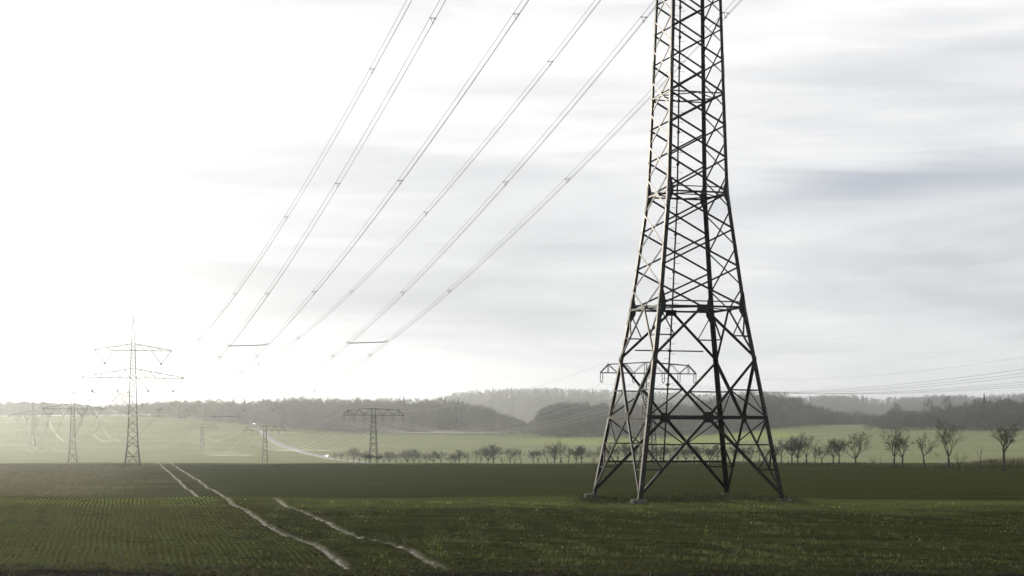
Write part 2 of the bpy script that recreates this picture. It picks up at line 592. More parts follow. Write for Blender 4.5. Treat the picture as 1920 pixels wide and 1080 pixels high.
    L.new(mth('ADD', fine, mth('MULTIPLY', rows, 0.6)), bm.inputs['Height'])
    L.new(bm.outputs[0], B.inputs['Normal'])
    return m


build_ground()


# ------------------------------------------------------------------ crop in the near field
def blades(rng_, P, H, Wd, tint, nb, name, label, cat):
    """nb bent blades per plant: two triangles each"""
    n = len(P)
    P = np.repeat(P, nb, 0)
    H = np.repeat(H, nb) * rng_.uniform(0.55, 1.15, n * nb)
    Wd = np.repeat(Wd, nb)
    T = np.repeat(tint, nb, 0) * rng_.uniform(0.75, 1.3, (n * nb, 1))
    az = rng_.uniform(0, 6.283, n * nb)
    lean = rng_.uniform(0.15, 1.0, n * nb)
    dr = np.stack([np.cos(az), np.sin(az), np.zeros_like(az)], -1)
    sd = np.stack([-np.sin(az), np.cos(az), np.zeros_like(az)], -1)
    b = P + dr * rng_.uniform(0, 0.04, (n * nb, 1))
    up = np.array([0, 0, 1.0])
    l_ = b - sd * Wd[:, None] / 2
    r_ = b + sd * Wd[:, None] / 2
    midp = b + dr * (H * lean * 0.3)[:, None] + up * (H * 0.65)[:, None]
    tip = b + dr * (H * lean)[:, None] + up * (H * (1.05 - 0.35 * lean))[:, None]
    m1 = midp - sd * Wd[:, None] * 0.3
    m2 = midp + sd * Wd[:, None] * 0.3
    V = np.stack([l_, r_, m2, m1, tip], 1).reshape(-1, 3)
    k = np.arange(n * nb)[:, None] * 5
    F = np.concatenate([k + [[0, 1, 2]], k + [[0, 2, 3]], k + [[3, 2, 4]]], 0)
    T = T * (1 + 0.9 * (ss(P[:, 1], 93, 102) * (P[:, 1] < 109)) * (name != 'weeds'))[:, None]  # same grazing sheen painted into blade tints near the brow
    col = np.repeat(np.concatenate([T, np.ones((n * nb, 1))], 1), 5, 0)
    o = np_mesh(name, V, F, M['crop'], None, {'tint': ('FLOAT_COLOR', col)})
    return tag(o, label, cat, kind='stuff')


def build_crop():
    r = np.random.default_rng(11)
    # drilled rows left of and around the track
    P = []
    for lane in np.arange(-36, 3, 0.22):
        y = np.arange(56.3, 108, 0.045)
        y = y + r.uniform(-0.05, 0.05, len(y))
        gap = waves(y * 0 + lane * 3, y, 7.0, 3) + 0.8 * waves(y * 0 + lane, y, 2.3, 9)
        keep = (gap + r.normal(0, 0.6, len(y)) > -0.9)
        y = y[keep]
        x = lane + 7.9 - 0.209 * y + r.normal(0, 0.015, len(y)) + 0.03 * np.sin(y * 0.5 + lane * 2)
        un = x - track_x(y)
        free = (un < -1.75) & (r.random(len(y)) < np.clip(-un / 6, 0.3, 1))
        x, y = x[free], y[free]
        ok = (np.abs(x) < y * 0.285 + 1)
        P.append(np.stack([x[ok], y[ok]], -1))
    P = np.concatenate(P)
    P = P[r.random(len(P)) < np.clip(78 / P[:, 1], 0.6, 1)]
    z = terrain(P[:, 0], P[:, 1])
    n = len(P)
    t = np.stack([r.uniform(0.085, 0.125, n), r.uniform(0.105, 0.145, n), r.uniform(0.030, 0.045, n)], -1)
    blades(r, np.column_stack([P, z - 0.01]), r.uniform(0.05, 0.095, n), np.full(n, 0.042), t, 1, 'young_crop',
           'sparse young crop in drilled rows left of the tractor track', 'crop')
    # closed sward right of the track
    n0 = 120000
    y = 56 + (106 - 56) * r.random(n0) ** 1.25
    x = (r.random(n0) * 2 - 1) * (y * 0.285 + 1)
    U = x - track_x(y)
    dens = 0.45 + 0.40 * waves(x, y, 6.0, 5) + 0.35 * waves(x, y, 1.5, 11)
    keep = (U > -1.8) & (np.abs(np.abs(U) - 1.42) > 0.36) & (r.random(n0) < dens)
    P = np.stack([x[keep], y[keep]], -1)
    z = terrain(P[:, 0], P[:, 1])
    n = len(P)
    t = np.stack([r.uniform(0.036, 0.064, n), r.uniform(0.046, 0.076, n), r.uniform(0.013, 0.023, n)], -1)
    lush = np.clip(1.0 + 0.45 * waves(P[:, 0], P[:, 1], 3.1, 2) + 0.3 * waves(P[:, 0], P[:, 1], 0.9, 13), 0.45, 2.0)[:, None]
    t = t * lush * np.where(r.random((n, 1)) < 0.03, 2.6, 1.0)
    blades(r, np.column_stack([P, z - 0.01]), r.uniform(0.05, 0.12, n) * np.clip(lush[:, 0], 0.7, 1.5), np.full(n, 0.03), t, 2, 'grassy_crop',
           'dense dark green crop right of the tractor track', 'crop')
    # rough grass along the headland at the bottom of the picture
    n0 = 26000
    y = 48 + 9.5 * r.random(n0)
    x = (r.random(n0) * 2 - 1) * (y * 0.285 + 1)
    keep = r.random(n0) < np.clip(0.25 + 0.5 * np.exp(-((y - 55.3) / 1.1) ** 2) + 0.25 * waves(x, y, 3.0, 7) * (y > 53), 0.06, 1)
    P = np.stack([x[keep], y[keep]], -1)
    z = terrain(P[:, 0], P[:, 1])
    n = len(P)
    straw = (r.random(n) < 0.12)[:, None]
    t = np.stack([r.uniform(0.030, 0.058, n), r.uniform(0.036, 0.062, n), r.uniform(0.014, 0.026, n)], -1)
    t = np.where(straw, t * [2.2, 2.0, 1.9], t)
    blades(r, np.column_stack([P, z - 0.01]), r.uniform(0.05, 0.12, n), np.full(n, 0.024), t, 3, 'headland_grass',
           'rough dark grass along the near edge of the field', 'grass')
    # tall weeds left uncut between the feet of the big pylon
    n0 = 9000
    x = 10.2 + r.normal(0, 3.6, n0)
    y = 110 + r.normal(0, 2.9, n0)
    keep = (np.abs(x - 10.2) < 6.2) & (np.abs(y - 110) < 5.5) & (r.random(n0) < 0.55 + 0.35 * waves(x, y, 2.5, 2))
    P = np.stack([x[keep], y[keep]], -1)
    z = terrain(P[:, 0], P[:, 1])
    n = len(P)
    t = np.stack([r.uniform(0.030, 0.060, n), r.uniform(0.036, 0.070, n), r.uniform(0.012, 0.025, n)], -1)
    blades(r, np.column_stack([P, z - 0.02]), r.uniform(0.08, 0.20, n) + 0.16 * r.random(n) ** 2 * (1 + waves(P[:, 0], P[:, 1], 1.7, 4)), np.full(n, 0.03), t, 3, 'weeds',
           'tall uncut weeds between the feet of the big pylon', 'weeds')


build_crop()


# ------------------------------------------------------------------ woods on the hills
def crown_tris(r, n, hgt, wid, base, slender):
    """leafless crown: thin slivers that fan up and out through an egg-shaped volume"""
    t = r.random(n)
    a = r.uniform(0, 6.283, n)
    zz = base + (hgt - base) * t
    prof = np.sin(np.clip(0.18 + 0.82 * t, 0, 1) * math.pi) ** 0.6
    rad = wid / 2 * prof * np.sqrt(r.random(n))
    c = np.stack([np.cos(a) * rad, np.sin(a) * rad, zz], -1)
    d = np.stack([np.cos(a) * 0.7, np.sin(a) * 0.7, np.full(n, 0.9)], -1) + r.normal(0, 0.35, (n, 3))
    d /= np.linalg.norm(d, axis=1)[:, None]
    s = np.cross(d, r.normal(0, 1, (n, 3)))
    s /= np.linalg.norm(s, axis=1)[:, None]
    ln = r.uniform(0.5, 1.2, (n, 1)) * wid * 0.34
    w = slender * r.uniform(0.6, 1.4, (n, 1))
    V = np.stack([c - s * w, c + s * w, c + d * ln], 1).reshape(-1, 3)
    return V, np.arange(3 * n).reshape(-1, 3)


def conifer_tris(r, hgt, wid, tiers=9, seg=7):
    V, F = [], []
    for k in range(tiers):
        f = k / tiers
        z0 = hgt * (0.10 + 0.86 * f)
        rad = wid / 2 * (1 - f) ** 0.85 + 0.15
        top = z0 + hgt * 0.17
        for j in range(seg):
            a0 = 6.283 * (j + r.uniform(-0.4, 0.4)) / seg
            rr = rad * r.uniform(0.65, 1.2)
            wd = 0.55
            b = len(V)
            V += [(0.1 * math.cos(a0), 0.1 * math.sin(a0), top), (rr * math.cos(a0 - wd), rr * math.sin(a0 - wd), z0 - r.uniform(0, 0.6)),
                  (rr * math.cos(a0 + wd), rr * math.sin(a0 + wd), z0 - r.uniform(0, 0.6))]
            F.append((b, b + 1, b + 2))
    return np.array(V), np.array(F)


def trunk_tris(h, r0, seg=5):
    V = [(r0 * math.cos(6.283 * j / seg), r0 * math.sin(6.283 * j / seg), -1.5) for j in range(seg)] + [(0, 0, h)]
    return np.array(V), np.array([(j, (j + 1) % seg, seg) for j in range(seg)])


def join(parts):
    V, F, k = [], [], 0
    for v, f in parts:
        V.append(v)
        F.append(f + k)
        k += len(v)
    return np.concatenate(V), np.concatenate(F)


_r = np.random.default_rng(3)
FTREES = []
for i in range(7):
    h, w = [(15, 10), (17, 11), (13, 11.5), (18, 10), (16, 12), (13, 9), (19, 11)][i]
    FTREES.append(join([trunk_tris(h * 0.8, 0.28), crown_tris(_r, 190, h, w, h * 0.12, 0.19)]))
FCON = [join([trunk_tris(h, 0.25), conifer_tris(_r, h, w)]) for h, w in [(19, 6), (22, 6.5), (17, 5.5)]]


FLIGHT = []
for i in range(5):
    h, w = [(15, 10), (17, 11), (13, 11), (18, 10), (16, 12)][i]
    FLIGHT.append(join([trunk_tris(h * 0.8, 0.28, 3), crown_tris(_r, 70, h, w, h * 0.12, 0.34)]))


def forest(name, label, seed, n, xr, yr, con, tints, keep=None, ridge=0):
    bare = FLIGHT if ridge == 4 else FTREES
    r = np.random.default_rng(seed)
    x = r.uniform(*xr, n)
    y = r.uniform(*yr, n)
    k = np.ones(n, bool) if keep is None else keep(x, y, r)
    x, y = x[k], y[k]
    z = terrain(x, y)
    Y0, tx, te = RT[ridge][0], RT[ridge][3], RT[ridge][4]
    want = np.clip((np.interp(x / y * Y0, tx, te) + RIDGES[ridge][3] + EYE - terrain(x, np.maximum(y, Y0 - 60))) / 18.0, 0.45, 1.2)
    conm = waves(x, y, 140, 6) * 0.5 + r.normal(0, 0.4, len(x)) > con
    Vs, Fs, Cs, off = [], [], [], 0
    for i in range(len(x)):
        V, F = (FCON[r.integers(3)] if conm[i] else bare[r.integers(len(bare))])
        s = want[i] * r.uniform(0.78, 1.06)
        a = r.uniform(0, 6.283)
        ca, sa = math.cos(a) * s, math.sin(a) * s
        W = np.empty_like(V)
        W[:, 0] = V[:, 0] * ca - V[:, 1] * sa + x[i]
        W[:, 1] = V[:, 0] * sa + V[:, 1] * ca + y[i]
        W[:, 2] = V[:, 2] * s + z[i]
        c = np.array(tints[1] if conm[i] else tints[0]) * r.uniform(0.7, 1.3)
        Vs.append(W)
        Fs.append(F + off)
        Cs.append(np.broadcast_to(np.append(c, 1), (len(W), 4)))
        off += len(W)
    o = np_mesh(name, np.concatenate(Vs), np.concatenate(Fs), M['forest'], None, {'tint': ('FLOAT_COLOR', np.concatenate(Cs))})
    return tag(o, label, 'forest', kind='stuff')


BARE, FIR = (0.135, 0.125, 0.114), (0.042, 0.052, 0.044)


def on_ridge(i, p0, p1, edge=8.0):
    """inside the sector p0..p1 (pixels of the skyline), with a ragged edge"""
    Y0 = RT[i][0]

    def f(x, y, r):
        p = x / y * FPX + 960 + r.normal(0, edge, len(x)) + 10 * waves(x, y, 60, 1)
        return (p > p0) & (p < p1)
    return f


forest('forest', 'broad brownish bare wood along the ridge on the left', 21, 3200, (-640, 80), (1600, 1990), 1.15, (BARE, FIR),
       on_ridge(0, -300, 1012), 0)
forest('forest', 'dark wooded hump behind the big pylon', 22, 1700, (10, 370), (1530, 1740), 1.5, (BARE, FIR), on_ridge(1, 1012, 1630), 1)
forest('forest', 'dark nearer wood at the right edge of the valley meadow', 23, 800, (255, 520), (1340, 1480), 1.4, (BARE, FIR),
       on_ridge(2, 1628, 2200, 4), 2)
forest('forest', 'small hazy wood in the gap between hump and right wood', 24, 900, (330, 560), (2200, 2430), 1.0, (BARE, FIR),
       on_ridge(3, 1480, 1790), 3)
forest('forest', 'faint far ridge of woodland on the skyline', 25, 5200, (-480, 1400), (3450, 4240), 0.85, (BARE, FIR),
       on_ridge(4, 700, 2100), 4)


def solo_tree(px, Y, s, con, label, seed, base=None):
    r = np.random.default_rng(seed)
    p = at(px, 800, Y)
    z = ground_z(p.x, Y) if base is None else base
    o = empty('conifer' if con else 'woodland_tree', (p.x, Y, z), r.uniform(0, 6))
    o.scale = (s, s, s)
    h, w = (20, 6.5) if con else (18, 9)
    tv, tf = trunk_tris(h * 0.9, 0.28)
    cv, cf = conifer_tris(r, h, w, 11, 8) if con else crown_tris(r, 320, h, w, h * 0.2, 0.15)
    col = lambda n, c: {'tint': ('FLOAT_COLOR', np.tile(np.append(c, 1), (n, 1)))}
    np_mesh('trunk', tv, tf, M['forest'], o, col(len(tv), BARE))
    np_mesh('crown', cv, cf, M['forest'], o, col(len(cv), FIR if con else BARE))
    tag(o, label, 'tree', 'trees standing out of the woods')


solo_tree(207, 1780, 1.25, False, 'tall round-topped tree left of the twin-arm pylon, at the clump edge', 1)
solo_tree(224, 1785, 1.15, False, 'bushy tree in the middle of the clump behind the twin-arm pylon', 2)
solo_tree(238, 1790, 1.25, False, 'bushy tree directly behind the twin-arm pylon shaft', 3)
solo_tree(533, 1930, 1.1, True, 'pointed spruce where the left ridge begins to rise', 4)
solo_tree(600, 1930, 1.1, True, 'pointed spruce on the skyline between the two small T-pylons', 5)
solo_tree(757, 1930, 1.2, True, 'pointed spruce on the skyline just right of the T-pylon', 6)
solo_tree(1680, 1425, 0.95, False, 'round dark tree at the left end of the right wood', 7)
solo_tree(1741, 1430, 1.1, False, 'narrow tree standing out in the middle of the right wood', 8)
solo_tree(1775, 1430, 1.2, False, 'dark broad tree before the step in the right wood', 9)
solo_tree(1845, 1440, 1.25, True, 'tall spruce at the right wood above the lone roadside trees', 10)


# ------------------------------------------------------------------ lattice steelwork
def angle_bar(name, p, q, w, n, mat, parent, t=None, w2=None):
    """steel angle from p to q; one flange lies in the plane with normal n, the other points along -n"""
    p, q, n = Vector(p), Vector(q), Vector(n)
    d = (q - p).normalized()
    n = (n - d * n.dot(d)).normalized()
    s = d.cross(n)
    t = t or max(w * 0.11, 0.008)
    w2 = w2 or w
    sec = [(-w / 2, 0), (w / 2, 0), (w / 2, -t), (-w / 2 + t, -t), (-w / 2 + t, -w2), (-w / 2, -w2)]
    V = [p + s * a + n * b for a, b in sec] + [q + s * a + n * b for a, b in sec]
    F = [(5, 4, 3, 2, 1, 0), (6, 7, 8, 9, 10, 11)] + [(i, (i + 1) % 6, (i + 1) % 6 + 6, i + 6) for i in range(6)]
    return mesh_obj(name, V, F, mat, parent)


def corner_bar(name, p, q, w, su, sv, mat, parent):
    """leg angle with its heel at the corner, flanges along the two faces"""
    p, q = Vector(p), Vector(q)
    a, b = Vector((-su, 0, 0)), Vector((0, -sv, 0))
    t = w * 0.13
    sec = [a * 0, a * w, a * w + b * t, a * t + b * t, a * t + b * w, b * w]
    if su * sv < 0:
        sec = sec[::-1]
    V = [p + s for s in sec] + [q + s for s in sec]
    F = [(5, 4, 3, 2, 1, 0), (6, 7, 8, 9, 10, 11)] + [(i, (i + 1) % 6, (i + 1) % 6 + 6, i + 6) for i in range(6)]
    return mesh_obj(name, V, F, mat, parent)


def plate(name, c, ax, up, pts, n, t, mat, parent):
    c, ax, up, n = Vector(c), Vector(ax), Vector(up), Vector(n)
    k = len(pts)
    V = [c + ax * x + up * y + n * t for x, y in pts] + [c + ax * x + up * y for x, y in pts]
    F = [tuple(range(k)), tuple(range(2 * k - 1, k - 1, -1))] + [(i, i + k, (i + 1) % k + k, (i + 1) % k) for i in range(k)]
    return mesh_obj(name, V, F, mat, parent)


def tube_mesh(pts, r, seg=5, r1=None):
    pts = [Vector(p) for p in pts]
    V, F = [], []
    n = len(pts)
    for i, p in enumerate(pts):
        d = (pts[min(i + 1, n - 1)] - pts[max(i - 1, 0)]).normalized()
        a = d.cross(Vector((0, 0, 1)))
        if a.length < 1e-3:
            a = d.cross(Vector((1, 0, 0)))
        a.normalize()
        b = a.cross(d)
        rr = r if r1 is None else r + (r1 - r) * i / (n - 1)
        for j in range(seg):
            th = 6.28319 * j / seg
            V.append(p + a * (rr * math.cos(th)) + b * (rr * math.sin(th)))
    for i in range(n - 1):
        for j in range(seg):
            F.append((i * seg + j, i * seg + (j + 1) % seg, (i + 1) * seg + (j + 1) % seg, (i + 1) * seg + j))
    F.append(tuple(range(seg))[::-1])
    F.append(tuple(range((n - 1) * seg, n * seg)))
    return V, F


def tube(name, pts, r, mat, parent=None, seg=5, r1=None):
    V, F = tube_mesh(pts, r, seg, r1)
    return mesh_obj(name, V, F, mat, parent, smooth=seg > 4)


def box_mesh(c, sx, sy, sz):
    x, y, z = c
    V = [(x + i * sx / 2, y + j * sy / 2, z + k * sz / 2) for k in (-1, 1) for j in (-1, 1) for i in (-1, 1)]
    F = [(0, 2, 3, 1), (4, 5, 7, 6), (0, 1, 5, 4), (2, 6, 7, 3), (0, 4, 6, 2), (1, 3, 7, 5)]
    return V, F


# four faces of a square mast: the two corners (su, sv) and the outward normal
FACES = [((-1, -1), (1, -1), (0, -1, 0)), ((-1, 1), (1, 1), (0, 1, 0)),
         ((-1, -1), (-1, 1), (-1, 0, 0)), ((1, -1), (1, 1), (1, 0, 0))]


class Mast:
    def __init__(self, name, loc, rz, levels, mat):
        self.o = empty(name, loc, rz)
        self.zs = [l[0] for l in levels]
        self.hs = [l[1] for l in levels]
        self.mat = mat

    def a(self, z):
        return float(np.interp(z, self.zs, self.hs))

    def c(self, su, sv, z, inset=0.0):
        a = self.a(z) - inset
        return Vector((su * a, sv * a, z))

    def mid(self, f, z, inset=0.0):
        return (self.c(*FACES[f][0], z, inset) + self.c(*FACES[f][1], z, inset)) / 2

    def legs(self, widths, nm='leg'):
        for su in (-1, 1):
            for sv in (-1, 1):
                for i in range(len(self.zs) - 1):
                    corner_bar(nm, self.c(su, sv, self.zs[i]), self.c(su, sv, self.zs[i + 1]), widths[i], su, sv, self.mat, self.o)

    def bar(self, nm, f, p, q, w, off=0.0):
        n = Vector(FACES[f][2])
        return angle_bar(nm, p + n * off, q + n * off, w, n, self.mat, self.o)

    def ring(self, z, w, nm='ring_beam', faces=(0, 1, 2, 3)):
        for f in faces:
            self.bar(nm, f, self.c(*FACES[f][0], z), self.c(*FACES[f][1], z), w, -0.012)

    def xpanel(self, f, z0, z1, w, nm='diagonal_brace'):
        l, r = FACES[f][0], FACES[f][1]
        self.bar(nm, f, self.c(*l, z0), self.c(*r, z1), w, 0.004)
        self.bar(nm, f, self.c(*r, z0), self.c(*l, z1), w, -0.03)

    def base(self, zb, zj, zr, w, wr, sub=True):
        """diamond bracing of the splayed legs: foot - beam middle - joint - ring middle"""
        for f in range(4):
            mb, mr = self.mid(f, zb), self.mid(f, zr)
            for e in (0, 1):
                s = FACES[f][e]
                self.bar('diagonal_brace', f, self.c(*s, 0.15), mb, w, 0.01)
                self.bar('diagonal_brace', f, self.c(*s, zj), mb, w, 0.01)
                self.bar('diagonal_brace', f, self.c(*s, zj), mr, w * 0.85, 0.01)
                if not sub:
                    continue

                def dg(z):      # point on the diagonal at height z
                    if z < zb:
                        return self.c(*s, 0.15).lerp(mb, (z - 0.15) / (zb - 0.15))
                    if z < zj:
                        return mb.lerp(self.c(*s, zj), (z - zb) / (zj - zb))
                    return self.c(*s, zj).lerp(mr, (z - zj) / (zr - zj))
                z1, z2, z3, z4 = zb * 0.36, zb * 0.665, zb + (zj - zb) * 0.46, zj + (zr - zj) * 0.43
                for z in (z1, z2, z3, z4):
                    self.bar('redundant_brace', f, self.c(*s, z), dg(z), wr, -0.02)
                self.bar('redundant_brace', f, self.c(*s, zb), dg(z2), wr, -0.025)
                self.bar('redundant_brace', f, self.c(*s, z2), dg(z1), wr, -0.025)
                self.bar('redundant_brace', f, self.c(*s, zb), dg(z3), wr, -0.025)
                self.bar('redundant_brace', f, self.c(*s, zr), dg(z4), wr, -0.025)

    def arm(self, z, dz, L, w, tipw=0.25, bays=4):
        """pair of tapering cross-arms: flat bottom chords, sloping top chords"""
        for sd in (-1, 1):
            tip = Vector((sd * L, 0, z))
            for sv in (-1, 1):
                b0 = self.c(sd, sv, z)
                t0 = self.c(sd, sv, z + dz)
                tp = tip + Vector((0, sv * tipw / 2, 0))
                n = Vector((0, sv, 0))
                angle_bar('arm_chord', b0, tp, w, n, self.mat, self.o)
                angle_bar('arm_chord', t0, tp + Vector((0, 0, w)), w, n, self.mat, self.o)
                pb = b0
                for k in range(1, bays):
                    f = k / bays
                    fb = b0.lerp(tp, f)
                    ft = t0.lerp(tp, (k - 0.5) / bays)
                    angle_bar('arm_brace', pb, ft, w * 0.55, n, self.mat, self.o)
                    angle_bar('arm_brace', ft, fb, w * 0.55, n, self.mat, self.o)
                    pb = fb
            for k in range(bays):
                y0, y1 = k / bays, (k + 1) / bays
                p = self.c(sd, -1, z).lerp(tip, y0)
                q = self.c(sd, 1, z).lerp(tip, y1)
                angle_bar('arm_brace', p, q, w * 0.5, (0, 0, -1), self.mat, self.o)


def insulator(name, p, q, r, parent, sheds=0):
    if not sheds:
        return tube(name, [p, q], r, M['porcelain'], parent, 6)
    p, q = Vector(p), Vector(q)
    V, F = tube_mesh([p, q], r * 0.5, 6)
    for k in range(sheds):
        c = p.lerp(q, (k + 0.5) / sheds)
        d = (q - p).normalized() * 0.03
        v, f = tube_mesh([c - d, c + d], r, 6)
        F += [tuple(i + len(V) for i in g) for g in f]
        V += v
    return mesh_obj(name, V, F, M['porcelain'], parent)


# ------------------------------------------------------------------ the big pylon
BX, BY, BTH = 10.15, 110.0, R(14.86)
ZF = 0.0
LEV = [(ZF, 4.352), (4.62, 3.628), (10.96, 2.639), (17.60, 1.861), (23.35, 1.673), (41.0, 1.15), (49.5, 0.85), (52.5, 0.70), (60.0, 0.10)]
SIDE = [12.14, 14.43, 16.62, 18.64, 20.60, 22.48, 24.40, 26.21, 27.96, 29.7, 31.4, 33.1, 34.8, 36.5, 38.2, 39.9, 41.6]
FRONT = [10.96, 13.30, 15.50, 17.60, 19.62, 21.52, 23.35, 25.30, 27.10, 28.85, 30.6, 32.3, 34.0, 35.7, 37.4, 39.1, 41.0]


def big_pylon():
    m = Mast('lattice_pylon', (BX, BY, 0.0), BTH, LEV, M['steel'])
    o = m.o
    m.legs([0.25, 0.25, 0.22, 0.20, 0.18, 0.16, 0.13, 0.10])
    m.base(4.62, 8.04, 10.96, 0.155, 0.075)
    # heavy tie beams between the legs
    for f in range(4):
        wv = 0.20 if f in (0, 1, 2) else 0.15
        angle_bar('tie_beam', m.c(*FACES[f][0], 4.62), m.c(*FACES[f][1], 4.62), wv, FACES[f][2], m.mat, o, 0.02, 0.12)
        c = m.mid(f, 4.62)
        ax = Vector((1, 0, 0)) if f < 2 else Vector((0, 1, 0))
        n = Vector(FACES[f][2])
        plate('gusset_plate', c + n * 0.015, ax, (0, 0, 1), [(-.34, -.12), (-.22, -.3), (.22, -.3), (.34, -.12), (.34, .12), (.22, .3), (-.22, .3), (-.34, .12)][::1 if f in (0, 3) else -1],
              n, 0.02, m.mat, o)
    # rings
    for z, w in ((10.96, 0.115), (17.60, 0.10), (23.35, 0.07)):
        m.ring(z, w)
        m.ring(z + 0.30 if z < 20 else z + 0.02, w * 0.6, 'ring_brace', (0, 1))
        ms = [m.mid(f, z, 0.05) for f in (0, 2, 1, 3)]
        for k in range(4):
            angle_bar('plan_brace', ms[k], ms[(k + 1) % 4], 0.065, (0, 0, 1), m.mat, o)
        if z > 20:
            continue
        big = 1.0 if z < 12 else 0.82
        for f in range(2):                                          # corner plates on the front and back faces
            n = Vector(FACES[f][2])
            for e, sx in ((0, 1), (1, -1)):
                c = m.c(*FACES[f][e], z)
                sl = (m.a(z - 1) - m.a(z))
                su_ = m.a(z) - m.a(z + 1)
                P = [(-sx * (0.9 * sl * big - 0.02), -0.9 * big), (sx * 0.10, -0.75 * big), (sx * 0.42 * big, -0.22 * big), (sx * 0.42 * big, 0.24 * big), (sx * (0.20 + su_ * 0.85), 0.85 * big), (sx * (0.03 + su_ * 0.85), 0.85 * big)]
                if (sx > 0) != (f == 0):
                    P = P[::-1]
                plate('gusset_plate', c + n * 0.012, (1, 0, 0), (0, 0, 1), P, n, 0.02, m.mat, o)
            c = m.mid(f, z)
            if z < 12:
                P = [(-.34, -.26), (.34, -.26), (.34, .10), (-.34, .10)]
                plate('gusset_plate', c + n * 0.03, (1, 0, 0), (0, 0, 1), P if f == 0 else P[::-1], n, 0.02, m.mat, o)
        for f in (2, 3):                                            # cross plates in the middle of the side faces
            n = Vector(FACES[f][2])
            P = [(-.30, -.12), (.30, -.12), (.30, .12), (-.30, .12)]
            plate('gusset_plate', m.mid(f, z) + n * 0.03, (0, 1, 0), (0, 0, 1), P if f == 3 else P[::-1], n, 0.02, m.mat, o)
    # crossed diagonals above the splayed base
    for f in (0, 1):
        for k in range(len(FRONT) - 1):
            m.xpanel(f, FRONT[k], FRONT[k + 1], 0.095 if FRONT[k] < 24 else 0.085)
    for f in (2, 3):
        for e in (0, 1):
            m.bar('diagonal_brace', f, m.mid(f, 10.96), m.c(*FACES[f][e], SIDE[0]), 0.10, 0.005)
        for k in range(len(SIDE) - 1):
            m.xpanel(f, SIDE[k], SIDE[k + 1], 0.10 if SIDE[k] < 24 else 0.085)
    # the beam low on the back face and the tie that holds the climbing pole
    m.bar('tie_beam', 1, m.c(-1, 1, 1.98), m.c(1, 1, 1.98), 0.12, -0.15)
    m.bar('tie_beam', 1, m.c(-1, 1, 8.62).lerp(m.c(1, 1, 8.62), 0.14), m.c(-1, 1, 8.62).lerp(m.c(1, 1, 8.62), 0.86), 0.075, -0.05)
    # climbing pole with pegs, up the middle of the back face
    pz = [1.9, 4.62, 10.96, 17.6, 23.35, 32.0, 41.0]
    pole = tube('climbing_pole', [m.mid(1, z, 0.16) for z in pz], 0.05, m.mat, o, 6)
    k, z = 0, 2.2
    while z < 30:
        p = m.mid(1, z, 0.16)
        s = 1 if k % 2 else -1
        V, F = tube_mesh([p + Vector((s * 0.03, 0, 0)), p + Vector((s * 0.30, 0, 0)), p + Vector((s * 0.31, 0, 0.05))], 0.011, 5)
        mesh_obj('climbing_peg', V, F, M['steel'], pole)
        z += 0.297
        k += 1
    for z in [1.98, 4.62, 6.6, 8.62, 10.96] + FRONT[1:]:
        V, F = box_mesh(m.mid(1, z, 0.12), 0.17, 0.16, 0.15)
        mesh_obj('pole_clamp', V, F, M['steel'], pole)
    # rows of splice bolts on the outer faces of the legs
    for su in (-1, 1):
        for sv in (-1, 1):
            for zc, nb in ((5.35, 12), (10.96, 16), (17.5, 16), (25.0, 14)):
                V, F = [], []
                for b in range(nb):
                    z = zc + (b - nb / 2) * 0.085 * 1.15
                    c = m.c(su, sv, z)
                    for (dx, dy) in ((su * 0.02, -sv * 0.07), (-su * 0.07, sv * 0.02)):
                        v, f = box_mesh((c.x + dx, c.y + dy, z), 0.06, 0.06, 0.035)
                        F += [tuple(i + len(V) for i in g) for g in f]
                        V += v
                tag(mesh_obj('splice_bolts', V, F, M['bolt'], o), kind='stuff')
    # single bolts that catch the light along the legs
    for su in (-1, 1):
        for sv in (-1, 1):
            V, F = [], []
            z = 0.9
            while z < 30:
                c = m.c(su, sv, z)
                v, f = box_mesh((c.x - su * 0.11, c.y + sv * 0.008, z), 0.035, 0.03, 0.035)
                F += [tuple(i + len(V) for i in g) for g in f]
                V += v
                z += 0.55
            tag(mesh_obj('leg_bolts', V, F, M['bolt'], o), kind='stuff')
    # concrete foundations
    rr = random.Random(2)
    for su in (-1, 1):
        for sv in (-1, 1):
            c = m.c(su, sv, 0)
            w, h = 0.40, 0.30
            V = []
            for k, (z, s) in enumerate(((-0.35, 1.05), (-0.02, 1.0), (0.02, 0.95))):
                for i in range(16):
                    a = 6.2832 * i / 16
                    sq = 1 / max(abs(math.cos(a)), abs(math.sin(a))) ** 0.75
                    V.append((c.x + su * 0.02 + w * s * sq * math.cos(a) + rr.uniform(-.01, .01), c.y + sv * 0.02 + w * s * sq * math.sin(a), z))
            F = [(k * 16 + i, k * 16 + (i + 1) % 16, k * 16 + 16 + (i + 1) % 16, k * 16 + 16 + i) for k in (0, 1) for i in range(16)]
            F.append(tuple(range(32, 48)))
            fp = mesh_obj('foundation_pad', V, F, M['concrete'], o)
            V, F = box_mesh((c.x - su * 0.05, c.y - sv * 0.05, 0.05), 0.32, 0.32, 0.06)
            mesh_obj('base_plate', V, F, M['steel'], fp)
    # cross-arms above the picture
    m.arm(41.0, 3.0, 14.0, 0.14, 0.3, 5)
    m.arm(49.5, 2.2, 10.6, 0.12, 0.3, 4)
    for f in range(4):
        for z0, z1 in ((41.0, 43.2), (43.2, 45.3), (45.3, 47.4), (47.4, 49.5), (49.5, 51.8), (52.5, 55), (55, 57.2)):
            m.xpanel(f, z0, z1, 0.08)
    for zc, xs in ((41.0, (-9.8, -4.1, 4.7, 10.35)), (49.5, (-7.6, 7.6))):
        for x in xs:
            for s in (-1, 1):
                insulator('insulator_string', (x + s * 2.6, 0, zc - 0.05), (x + s * 0.15, 0, zc - 3.4), 0.13, o, 18)
